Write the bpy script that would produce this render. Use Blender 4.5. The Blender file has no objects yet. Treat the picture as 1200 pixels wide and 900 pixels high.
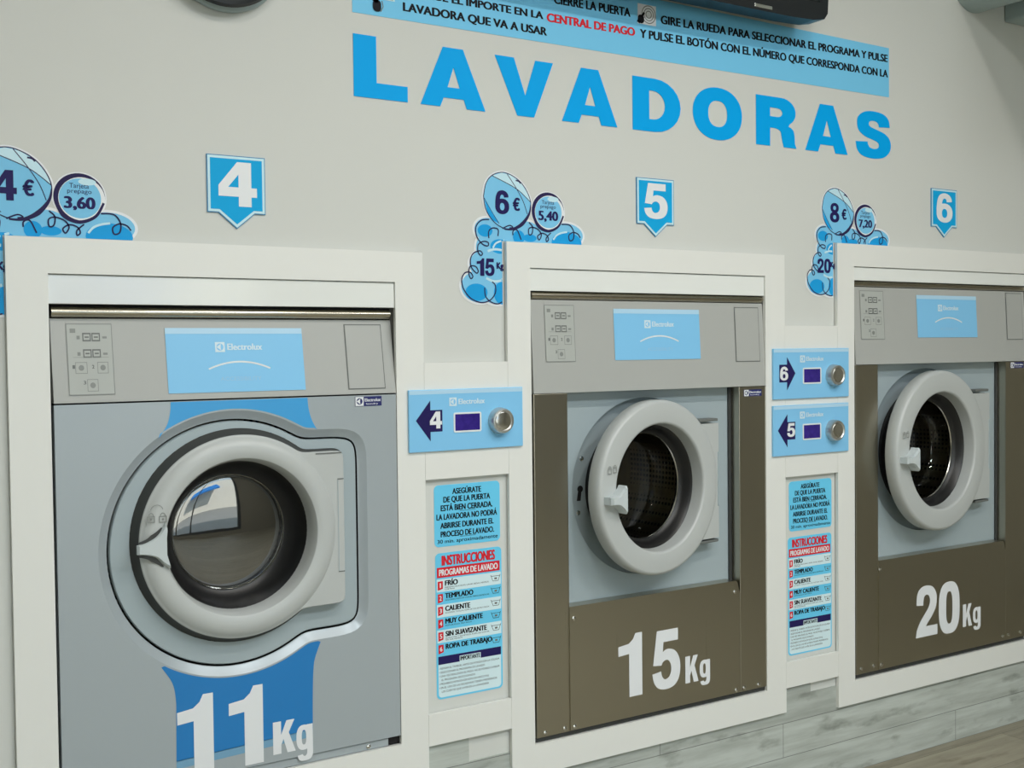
import bpy, bmesh, math, random
from math import sin, cos, pi, radians, sqrt, atan2
from mathutils import Vector, Matrix
from mathutils.geometry import tessellate_polygon

SC = bpy.context.scene
COL = SC.collection
# ------------------------------------------------------------------ camera, world, lights, exposure
# X runs along the tiled-in machines, Y into the wall (wall face at Y = 0), Z up (metres)
FLOOR_Z, CEIL_Z = -0.2686, 2.45
cam_d = bpy.data.cameras.new('camera')
cam_d.sensor_width = 36.0
cam_d.lens = 40.555
cam_d.clip_start = 0.02
cam = bpy.data.objects.new('camera', cam_d)
COL.objects.link(cam)
_F = Vector((0.53788846, 0.84253974, -0.02833348))
_R = Vector((0.84265136, -0.53834049, -0.01132285))
_U = Vector((0.02479301, 0.01778481, 0.9995344))
_m = Matrix((_R, _U, -_F)).transposed().to_4x4()
_m.translation = Vector((0.0, -2.1, 0.8675))
cam.matrix_world = _m
SC.camera = cam

world = bpy.data.worlds.new('daylight')
SC.world = world
world.use_nodes = True
wn = world.node_tree.nodes
wn['Background'].inputs[0].default_value = (0.70, 0.88, 1.0, 1)
wn['Background'].inputs[1].default_value = 2.3

LAMP_POWER = 10.0
SUN_STRENGTH = 9.0
DOWNLIGHTS = [(0.6, -1.6), (1.5, -1.6), (2.4, -1.6)]
PANEL_POWER = 21.0
FILL_PANELS = [(0.5, -2.7), (1.6, -2.7), (2.7, -2.7)]

sun_d = bpy.data.lights.new('sun', 'SUN'); sun_d.energy = SUN_STRENGTH; sun_d.angle = radians(1.0); sun_d.color = (1.0, .95, .88)
sun = bpy.data.objects.new('sun', sun_d); COL.objects.link(sun)   # from behind the shop onto the far side of the street
sun.rotation_euler = Vector((.15, .70, .70)).to_track_quat('Z', 'Y').to_euler()

SC.view_settings.view_transform = 'Standard'
SC.view_settings.look = 'None'
SC.view_settings.gamma = 1.0
SC.view_settings.use_curve_mapping = False
SC.view_settings.exposure = -0.09

# ------------------------------------------------------------------ materials
def lin(c):
    c = c / 255.0
    return c / 12.92 if c <= 0.04045 else ((c + 0.055) / 1.055) ** 2.4

def rgb(r, g, b, k=1.0):
    return (min(lin(r) * k, .95), min(lin(g) * k, .95), min(lin(b) * k, .95), 1.0)

M = {}
def mat(name, col, rough=0.5, metal=0.0, spec=0.5, coat=0.0):
    m = bpy.data.materials.new(name)
    m.use_nodes = True
    b = m.node_tree.nodes['Principled BSDF']
    b.inputs['Base Color'].default_value = col
    b.inputs['Roughness'].default_value = rough
    b.inputs['Metallic'].default_value = metal
    b.inputs['Specular IOR Level'].default_value = spec
    b.inputs['Coat Weight'].default_value = coat
    M[name] = m
    return m

def nodes(m):
    nt = m.node_tree
    return nt, nt.nodes, nt.links, nt.nodes['Principled BSDF']

def add_noise(m, scale, amount, stretch=(1, 1, 1), bump=0.0):
    """light procedural mottling of a base colour"""
    nt, n, l, b = nodes(m)
    tc = n.new('ShaderNodeTexCoord'); mp = n.new('ShaderNodeMapping'); tx = n.new('ShaderNodeTexNoise')
    mp.inputs['Scale'].default_value = stretch
    tx.inputs['Scale'].default_value = scale
    tx.inputs['Detail'].default_value = 4
    l.new(tc.outputs['Object'], mp.inputs['Vector']); l.new(mp.outputs[0], tx.inputs['Vector'])
    c = b.inputs['Base Color'].default_value[:]
    mx = n.new('ShaderNodeMix'); mx.data_type = 'RGBA'
    mx.inputs['A'].default_value = [v * (1 - amount) for v in c[:3]] + [1]
    mx.inputs['B'].default_value = [min(v * (1 + amount), .97) for v in c[:3]] + [1]
    l.new(tx.outputs['Fac'], mx.inputs['Factor']); l.new(mx.outputs['Result'], b.inputs['Base Color'])
    if bump:
        bp = n.new('ShaderNodeBump'); bp.inputs['Strength'].default_value = bump; bp.inputs['Distance'].default_value = 0.002
        l.new(tx.outputs['Fac'], bp.inputs['Height']); l.new(bp.outputs[0], b.inputs['Normal'])
    return m

K = 1.18
add_noise(mat('wall_paint', rgb(200, 202, 198, K), 0.7, spec=.3), 1.5, .015)
add_noise(mat('white_laminate', rgb(220, 221, 217, K), 0.35), 2.0, .01)
add_noise(mat('white_gloss', rgb(222, 225, 222, K), 0.12), 2.0, .01)
add_noise(mat('silver_plastic', rgb(166, 168, 165, K), 0.42), 6, .02)
mat('silver_paint', rgb(160, 169, 174, K), 0.28, metal=.12)
mat('door_grey', rgb(178, 182, 181, K), 0.36)
mat('door_grey_dark', rgb(155, 168, 173, K), 0.4)
mat('handle_grey', rgb(188, 196, 198, K), 0.4)
mat('dark_grey', rgb(62, 64, 63), 0.6)
mat('black_gap', rgb(18, 14, 16), 0.8)
mat('lines_grey', rgb(112, 116, 114), 0.5)
mat('faint_grey', rgb(140, 144, 141), 0.5)
mat('plate_grey', rgb(168, 172, 168, K), 0.45)
mat('panel_blue', rgb(126, 189, 240, K * 1.03), 0.3)
mat('panel_blue_light', rgb(172, 208, 234, K), 0.3)
mat('decal_blue', rgb(62, 155, 214, K), 0.3)
mat('decal_blue_deep', rgb(30, 118, 184, K), 0.3)
mat('decal_blue_fade', rgb(110, 155, 185, K), 0.3)
mat('print_white', rgb(220, 223, 226, K), 0.4)
mat('print_pale', rgb(205, 222, 235, K), 0.4)
mat('print_faint', rgb(150, 190, 222, K), 0.4)
mat('print_black', rgb(25, 26, 32), 0.5, spec=.12)
mat('print_navy', rgb(42, 36, 92), 0.4, spec=.12)
mat('badge_navy', rgb(40, 46, 110), 0.35)
mat('print_red', rgb(205, 40, 52, K), 0.5, spec=.12)
mat('letter_blue', rgb(0, 160, 234, K), 0.5, spec=.12)
mat('sign_blue', rgb(22, 160, 218, K), 0.45, spec=.12)
mat('sign_edge', rgb(190, 222, 238, K), 0.45)
mat('sign_outline', rgb(60, 130, 175, K), 0.5)
mat('banner_blue', rgb(112, 186, 226, K * 1.1), 0.45, spec=.12)
mat('sticker_blue', rgb(104, 196, 232, K), 0.5, spec=.12)
mat('sticker_pale', rgb(205, 226, 238, K), 0.5, spec=.12)
mat('bubble_blue', rgb(122, 190, 226, K), 0.45, spec=.12)
mat('bubble_light', rgb(188, 220, 240, K), 0.45)
mat('bubble_deep', rgb(32, 152, 215, K), 0.45, spec=.12)
mat('ink_purple', rgb(48, 42, 84), 0.5, spec=.12)
mat('tv_black', rgb(24, 27, 30), 0.3)
mat('tv_screen', rgb(10, 11, 13), 0.08)
mat('dark_rim', rgb(40, 44, 46), 0.5)
mat('shadow_grey', rgb(150, 165, 168, K), 0.5)
mat('chrome', rgb(215, 214, 208), 0.18, metal=1.0)
mat('knob_metal', rgb(200, 200, 196), 0.3, metal=.85)
mat('ceiling_white', rgb(215, 215, 210, K), 0.8)
mat('duct_grey', rgb(150, 165, 165, K), 0.5)
mat('side_wall', rgb(150, 146, 132), 0.7)
mat('counter_dark', rgb(70, 66, 60), 0.6)
mat('mullion', rgb(80, 84, 86), 0.5)
mat('facade', rgb(225, 222, 212), 0.8)
mat('awning_blue', rgb(30, 120, 200), 0.7)
mat('pavement', rgb(150, 150, 148), 0.8)
mat('rubber', rgb(24, 24, 25), 0.4)

def brushed(name, col, rough, sx):
    m = mat(name, col, rough, metal=1.0)
    nt, n, l, b = nodes(m)
    tc = n.new('ShaderNodeTexCoord'); mp = n.new('ShaderNodeMapping'); tx = n.new('ShaderNodeTexNoise')
    mp.inputs['Scale'].default_value = sx
    tx.inputs['Scale'].default_value = 1.0; tx.inputs['Detail'].default_value = 5
    l.new(tc.outputs['Object'], mp.inputs['Vector']); l.new(mp.outputs[0], tx.inputs['Vector'])
    mr = n.new('ShaderNodeMapRange')
    mr.inputs['To Min'].default_value = rough - .02; mr.inputs['To Max'].default_value = rough + .03
    l.new(tx.outputs['Fac'], mr.inputs['Value']); l.new(mr.outputs[0], b.inputs['Roughness'])
    bp = n.new('ShaderNodeBump'); bp.inputs['Strength'].default_value = .006; bp.inputs['Distance'].default_value = .0004
    l.new(tx.outputs['Fac'], bp.inputs['Height']); l.new(bp.outputs[0], b.inputs['Normal'])
    return m
brushed('stainless', rgb(180, 175, 160), 0.28, (300, 300, 3))
brushed('stainless_bar', rgb(190, 184, 168), 0.22, (3, 300, 300))

def drum_mat():
    m = mat('drum_steel', rgb(150, 142, 122), 0.35, metal=.9)
    nt, n, l, b = nodes(m)
    tc = n.new('ShaderNodeTexCoord'); vo = n.new('ShaderNodeTexVoronoi')
    vo.inputs['Scale'].default_value = 75; vo.inputs['Randomness'].default_value = 0.0
    l.new(tc.outputs['Object'], vo.inputs['Vector'])
    rp = n.new('ShaderNodeValToRGB')
    rp.color_ramp.elements[0].position = .28; rp.color_ramp.elements[0].color = rgb(16, 14, 12)
    rp.color_ramp.elements[1].position = .36; rp.color_ramp.elements[1].color = rgb(150, 142, 122)
    l.new(vo.outputs['Distance'], rp.inputs[0]); l.new(rp.outputs[0], b.inputs['Base Color'])
drum_mat()
mat('drum_plain', rgb(120, 114, 100), 0.3, metal=.9)

def glass_mat(name, ior, tint):
    m = bpy.data.materials.new(name); m.use_nodes = True
    nt = m.node_tree; n = nt.nodes; l = nt.links
    n.remove(n['Principled BSDF'])
    out = n['Material Output']
    fr = n.new('ShaderNodeFresnel'); fr.inputs['IOR'].default_value = ior
    gl = n.new('ShaderNodeBsdfGlossy'); gl.inputs['Roughness'].default_value = .015; gl.inputs['Color'].default_value = (1, 1, 1, 1)
    tr = n.new('ShaderNodeBsdfTransparent'); tr.inputs['Color'].default_value = tint
    mx = n.new('ShaderNodeMixShader')
    l.new(fr.outputs[0], mx.inputs[0]); l.new(tr.outputs[0], mx.inputs[1]); l.new(gl.outputs[0], mx.inputs[2])
    l.new(mx.outputs[0], out.inputs['Surface'])
    M[name] = m
glass_mat('door_glass', 1.5, (.85, .84, .78, 1))
glass_mat('door_glass_coated', 2.9, (.45, .44, .40, 1))
glass_mat('window_glass', 1.35, (.95, .97, .96, 1))

def emit(name, col, strength):
    m = bpy.data.materials.new(name); m.use_nodes = True
    n = m.node_tree.nodes; n.remove(n['Principled BSDF'])
    e = n.new('ShaderNodeEmission'); e.inputs[0].default_value = col; e.inputs[1].default_value = strength
    m.node_tree.links.new(e.outputs[0], n['Material Output'].inputs['Surface'])
    M[name] = m
emit('lamp_glow', (1.0, .93, .80, 1), 9.0)
emit('panel_glow', (.93, .97, 1.0, 1), 4.0)
def display_mat():
    m = mat('display', rgb(38, 26, 98), 0.15)
    nt, n, l, b = nodes(m)
    tc = n.new('ShaderNodeTexCoord'); tx = n.new('ShaderNodeTexNoise'); tx.inputs['Scale'].default_value = 60
    rp = n.new('ShaderNodeValToRGB')
    rp.color_ramp.elements[0].color = rgb(30, 20, 82); rp.color_ramp.elements[1].color = rgb(62, 44, 140)
    l.new(tc.outputs['Object'], tx.inputs['Vector']); l.new(tx.outputs['Fac'], rp.inputs[0]); l.new(rp.outputs[0], b.inputs['Base Color'])
    b.inputs['Emission Color'].default_value = rgb(60, 40, 170); b.inputs['Emission Strength'].default_value = .12
display_mat()

def plank_mat(name, base, dark, length, height, rot=False, spots=True):
    m = mat(name, base, 0.6)
    nt, n, l, b = nodes(m)
    tc = n.new('ShaderNodeTexCoord'); sp = n.new('ShaderNodeSeparateXYZ'); cb = n.new('ShaderNodeCombineXYZ')
    l.new(tc.outputs['Object'], sp.inputs[0])
    l.new(sp.outputs['X'], cb.inputs['X'])
    l.new(sp.outputs['Y' if rot else 'Z'], cb.inputs['Y'])
    br = n.new('ShaderNodeTexBrick')
    br.inputs['Scale'].default_value = 1.0
    br.inputs['Brick Width'].default_value = length; br.inputs['Row Height'].default_value = height
    br.inputs['Mortar Size'].default_value = .0012; br.inputs['Mortar Smooth'].default_value = .3
    br.inputs['Color1'].default_value = base
    br.inputs['Color2'].default_value = [v * .80 for v in base[:3]] + [1]
    br.inputs['Mortar'].default_value = [v * .45 for v in base[:3]] + [1]
    br.inputs['Bias'].default_value = -.1
    br.offset = .37
    l.new(cb.outputs[0], br.inputs['Vector'])
    mp = n.new('ShaderNodeMapping'); mp.inputs['Scale'].default_value = (2.2, 22, 1)
    g = n.new('ShaderNodeTexNoise'); g.inputs['Scale'].default_value = 1.6; g.inputs['Detail'].default_value = 8; g.inputs['Roughness'].default_value = .62
    l.new(cb.outputs[0], mp.inputs['Vector']); l.new(mp.outputs[0], g.inputs['Vector'])
    rp = n.new('ShaderNodeValToRGB')
    rp.color_ramp.elements[0].position = .30; rp.color_ramp.elements[0].color = (.72, .72, .70, 1)
    rp.color_ramp.elements[1].position = .62; rp.color_ramp.elements[1].color = (1.06, 1.06, 1.06, 1)
    l.new(g.outputs['Fac'], rp.inputs[0])
    mx = n.new('ShaderNodeMix'); mx.data_type = 'RGBA'; mx.blend_type = 'MULTIPLY'; mx.inputs['Factor'].default_value = 1
    l.new(br.outputs['Color'], mx.inputs['A']); l.new(rp.outputs[0], mx.inputs['B'])
    last = mx
    if spots:   # dark knots and weathered patches in the print
        mp2 = n.new('ShaderNodeMapping'); mp2.inputs['Scale'].default_value = (5.0, 13, 1)
        k = n.new('ShaderNodeTexNoise'); k.inputs['Scale'].default_value = 1.5; k.inputs['Detail'].default_value = 6
        l.new(cb.outputs[0], mp2.inputs['Vector']); l.new(mp2.outputs[0], k.inputs['Vector'])
        r2 = n.new('ShaderNodeValToRGB')
        r2.color_ramp.elements[0].position = .30; r2.color_ramp.elements[0].color = dark
        r2.color_ramp.elements[1].position = .42; r2.color_ramp.elements[1].color = (1, 1, 1, 1)
        l.new(k.outputs['Fac'], r2.inputs[0])
        m2 = n.new('ShaderNodeMix'); m2.data_type = 'RGBA'; m2.blend_type = 'MULTIPLY'; m2.inputs['Factor'].default_value = .85
        l.new(last.outputs['Result'], m2.inputs['A']); l.new(r2.outputs[0], m2.inputs['B'])
        last = m2
    l.new(last.outputs['Result'], b.inputs['Base Color'])
plank_mat('plank_cladding', rgb(180, 186, 181, K), (.55, .55, .53, 1), 1.1, .088)
plank_mat('plank_floor', rgb(160, 154, 136), (.6, .58, .52, 1), 1.2, .16, rot=True)

# ------------------------------------------------------------------ mesh builder
class MB:
    """collects shapes with their materials; build() links them as ONE mesh object"""
    def __init__(self):
        self.v, self.f, self.fm, self.mats, self.smooth = [], [], [], [], []
    def mi(self, m):
        if m not in self.mats: self.mats.append(m)
        return self.mats.index(m)
    def add(self, vs, fs, m, smooth=False):
        o = len(self.v); k = self.mi(m)
        self.v += [tuple(p) for p in vs]
        for f in fs:
            self.f.append([i + o for i in f]); self.fm.append(k); self.smooth.append(smooth)
    def box(self, x0, x1, y0, y1, z0, z1, m, bevel=0.0, segs=2):
        bm = bmesh.new()
        bmesh.ops.create_cube(bm, size=1)
        for v in bm.verts:
            v.co = Vector(((x0 + x1) / 2 + v.co.x * (x1 - x0), (y0 + y1) / 2 + v.co.y * (y1 - y0), (z0 + z1) / 2 + v.co.z * (z1 - z0)))
        if bevel:
            bmesh.ops.bevel(bm, geom=list(bm.edges), offset=bevel, segments=segs, profile=.5, affect='EDGES')
        bm.verts.index_update()
        self.add([v.co[:] for v in bm.verts], [[v.index for v in f.verts] for f in bm.faces], m)
        bm.free()
    def poly(self, loops, y, m, back=None):
        """flat shape in the XZ plane facing -Y; y may be a function of z; back gives it thickness up to that Y"""
        fy = y if callable(y) else (lambda z: y)
        pts = [p for lp in loops for p in lp]
        vs = [(p[0], fy(p[1]), p[1]) for p in pts]
        tri = tessellate_polygon([[Vector((p[0], p[1], 0)) for p in lp] for lp in loops])
        fs = []
        for t in tri:
            a, b_, c = (pts[i] for i in t)
            ar = (b_[0] - a[0]) * (c[1] - a[1]) - (b_[1] - a[1]) * (c[0] - a[0])
            if abs(ar) < 1e-14: continue
            fs.append(list(t) if ar > 0 else [t[0], t[2], t[1]])
        self.add(vs, fs, m)
        if back is not None:
            n = len(pts)
            vb = vs + [(p[0], back, p[1]) for p in pts]
            sf = []; o = 0
            for lp in loops:
                k = len(lp)
                ar = sum(lp[i][0] * lp[(i + 1) % k][1] - lp[(i + 1) % k][0] * lp[i][1] for i in range(k))
                hole = lp is not loops[0]
                for i in range(k):
                    a, b_ = o + i, o + (i + 1) % k
                    q = [a, a + n, b_ + n, b_]
                    sf.append(q if ((ar > 0) != hole) else q[::-1])
                o += k
            sf += [[i + n for i in f[::-1]] for f in fs]
            self.add(vb, sf, m)
    def rect(self, x0, x1, z0, z1, y, m, back=None):
        self.poly([[(x0, z0), (x1, z0), (x1, z1), (x0, z1)]], y, m, back)
    def loft(self, loops, m, closed=True, smooth=True, cap=False):
        n = len(loops[0]); vs = [p for lp in loops for p in lp]; fs = []
        for j in range(len(loops) - 1):
            for i in range(n if closed else n - 1):
                i2 = (i + 1) % n
                fs.append([j * n + i, j * n + i2, (j + 1) * n + i2, (j + 1) * n + i])
        if cap: fs.append([(len(loops) - 1) * n + i for i in range(n)])
        self.add(vs, fs, m, smooth)
    def lathe(self, prof, cx, cz, m, n=72, cap=False, smooth=True):
        """profile of (radius, y) turned about an axis along Y"""
        self.loft([[(cx + r * cos(2 * pi * i / n), y, cz + r * sin(2 * pi * i / n)) for i in range(n)] for r, y in prof], m, smooth=smooth, cap=cap)
    def extrude_x(self, prof, x0, x1, m, smooth=False):
        n = len(prof)
        vs = [(x0, y, z) for y, z in prof] + [(x1, y, z) for y, z in prof]
        fs = [[i, i + n, (i + 1) % n + n, (i + 1) % n] for i in range(n)] + [list(range(n)), list(range(2 * n - 1, n - 1, -1))]
        self.add(vs, fs, m, smooth)
    def ribbon(self, pts, w, y, m, closed=False):
        """flat stroke along a path in XZ; w a width or (start, mid, end)"""
        n = len(pts); L, R_ = [], []
        for i, p in enumerate(pts):
            a = pts[(i - 1) % n] if (closed or i > 0) else p
            b_ = pts[(i + 1) % n] if (closed or i < n - 1) else p
            dx, dz = b_[0] - a[0], b_[1] - a[1]; d = sqrt(dx * dx + dz * dz) or 1
            t = i / max(n - 1, 1)
            ww = w if not isinstance(w, (tuple, list)) else (w[0] + (w[1] - w[0]) * 2 * t if t < .5 else w[1] + (w[2] - w[1]) * (2 * t - 1))
            L.append((p[0] - dz / d * ww / 2, y(p[1]) if callable(y) else y, p[1] + dx / d * ww / 2))
            R_.append((p[0] + dz / d * ww / 2, y(p[1]) if callable(y) else y, p[1] - dx / d * ww / 2))
        fs = [[i, i + n, (i + 1) % n + n, (i + 1) % n] for i in range(n if closed else n - 1)]
        self.add(L + R_, fs, m)
    def tube(self, pts, r, m, n=10):
        loops = []
        for i, p in enumerate(pts):
            p = Vector(p)
            a = Vector(pts[max(i - 1, 0)]); b_ = Vector(pts[min(i + 1, len(pts) - 1)])
            d = (b_ - a).normalized(); u = d.orthogonal().normalized(); w = d.cross(u)
            loops.append([tuple(p + r * (u * cos(2 * pi * k / n) + w * sin(2 * pi * k / n))) for k in range(n)])
        self.loft(loops, m, cap=True)
    def text(self, s, x0, x1, z0, z1, y, m, bold=0.0, slope=0.0):
        """lettering fitted to a box: x0..x1, baseline z0 to capital height z1"""
        vs, fs, w0, w1, cap = font_mesh(s)
        bold *= 1.7
        w0 -= bold; w1 += bold; cap += bold * .5
        kx = (x1 - x0) / (w1 - w0); kz = (z1 - z0) / cap
        for q, (da, db) in enumerate([(0, 0), (-1, 0), (1, 0), (-.5, .5), (.5, .5)] if bold else [(0, 0)]):   # overprinted for weight
            out = []
            for (a, b_) in vs:
                x = x0 + (a + da * bold - w0) * kx; z = z0 + (b_ + db * bold) * kz + slope * (x - x0)
                out.append((x, (y(z) if callable(y) else y) - q * .00002, z))
            self.add(out, fs, m)
    def build(self, name, parent=None, tf=None, sharp=35):
        vs = [tf(p) for p in self.v] if tf else self.v
        me = bpy.data.meshes.new(name)
        off = Vector(parent_origin(parent)) if parent is not None else None
        if off is None:
            xs, ys, zs = zip(*vs); off = Vector(((min(xs) + max(xs)) / 2, (min(ys) + max(ys)) / 2, min(zs)))
            loc = off
        else:
            loc = None
        me.from_pydata([tuple(Vector(p) - off) for p in vs], [], self.f)
        for k in self.mats: me.materials.append(M[k])
        me.polygons.foreach_set('material_index', self.fm)
        me.polygons.foreach_set('use_smooth', [True if s else False for s in self.smooth])
        me.update()
        bm = bmesh.new(); bm.from_mesh(me)
        bmesh.ops.remove_doubles(bm, verts=list(bm.verts), dist=1e-6)
        if any(self.smooth):
            for e in bm.edges:
                if len(e.link_faces) == 2 and e.calc_face_angle(0) > radians(sharp): e.smooth = False
        bm.to_mesh(me); bm.free()
        o = bpy.data.objects.new(name, me); COL.objects.link(o)
        if loc is not None: o.location = loc; ORIG[o.name] = tuple(loc)
        else:
            o.parent = parent; ORIG[o.name] = tuple(off)
        return o

ORIG = {}
def parent_origin(p): return ORIG[p.name]

_fc = {}
def font_mesh(s):
    if s in _fc: return _fc[s]
    def raw(t):
        c = bpy.data.curves.new('lettering', 'FONT'); c.body = t; c.resolution_u = 4
        o = bpy.data.objects.new('lettering', c); COL.objects.link(o)
        dg = bpy.context.evaluated_depsgraph_get()
        me = bpy.data.meshes.new_from_object(o.evaluated_get(dg))
        vs = [(v.co.x, v.co.y) for v in me.vertices]; fs = [list(p.vertices) for p in me.polygons]
        bpy.data.objects.remove(o); bpy.data.curves.remove(c); bpy.data.meshes.remove(me)
        return vs, fs
    if '' not in _fc:
        vs, _ = raw('H'); _fc[''] = max(v[1] for v in vs)
    vs, fs = raw(s)
    _fc[s] = (vs, fs, min(v[0] for v in vs), max(v[0] for v in vs), _fc[''])
    return _fc[s]

def thing(name, label, cat, loc, group=None):
    o = bpy.data.objects.new(name, None); COL.objects.link(o)
    o.location = loc; o.empty_display_size = .05; ORIG[o.name] = tuple(loc)
    tag(o, label, cat, group)
    return o
def tag(o, label, cat, group=None):
    o['label'] = label; o['category'] = cat
    if group: o['group'] = group
    return o
def struct(o):
    o['kind'] = 'structure'
    return o

# ------------------------------------------------------------------ outlines and heavy letter shapes
def catmull(pts, n=8, closed=False):
    out = []; k = len(pts)
    for i in range(k if closed else k - 1):
        p = [pts[(i + j) % k] if closed else pts[min(max(i + j, 0), k - 1)] for j in (-1, 0, 1, 2)]
        for q in range(n):
            t = q / n
            out.append(tuple(.5 * (2 * p[1][d] + (p[2][d] - p[0][d]) * t + (2 * p[0][d] - 5 * p[1][d] + 4 * p[2][d] - p[3][d]) * t * t
                                   + (3 * p[1][d] - p[0][d] - 3 * p[2][d] + p[3][d]) * t ** 3) for d in (0, 1)))
    if not closed: out.append(tuple(pts[-1]))
    return out
def ell(cx, cz, rx, rz, n=40, p=2.0, a0=0, a1=2 * pi):
    r = []
    full = abs(a1 - a0 - 2 * pi) < 1e-6
    for i in range(n if full else n + 1):
        a = a0 + (a1 - a0) * i / n
        c, s = cos(a), sin(a)
        r.append((cx + rx * math.copysign(abs(c) ** (2 / p), c), cz + rz * math.copysign(abs(s) ** (2 / p), s)))
    return r
def rrect(x0, x1, z0, z1, r, n=6):
    out = []
    for cx, cz, a in ((x1 - r, z1 - r, 0), (x0 + r, z1 - r, 90), (x0 + r, z0 + r, 180), (x1 - r, z0 + r, 270)):
        for i in range(n + 1):
            t = radians(a + 90 * i / n); out.append((cx + r * cos(t), cz + r * sin(t)))
    return out
def stroke(spine, w, aspect, n=8):
    """outline of a thick pen line; coordinates in the unit box, w relative to the height, aspect = width / height"""
    sp = [(x * aspect, z) for x, z in catmull(spine, n)]
    L, R_ = [], []
    k = len(sp)
    for i, p in enumerate(sp):
        a, b_ = sp[max(i - 1, 0)], sp[min(i + 1, k - 1)]
        dx, dz = b_[0] - a[0], b_[1] - a[1]; d = sqrt(dx * dx + dz * dz) or 1
        nx, nz = -dz / d, dx / d
        ww = w[0] * abs(nx) + w[1] * abs(nz)
        L.append(((p[0] + nx * ww / 2) / aspect, p[1] + nz * ww / 2)); R_.append(((p[0] - nx * ww / 2) / aspect, p[1] - nz * ww / 2))
    return ('strip', L, R_)
def arc(cx, cz, rx, rz, a0, a1, n=12):
    return [(cx + rx * cos(radians(a0 + (a1 - a0) * i / n)), cz + rz * sin(radians(a0 + (a1 - a0) * i / n))) for i in range(n + 1)]

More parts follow.
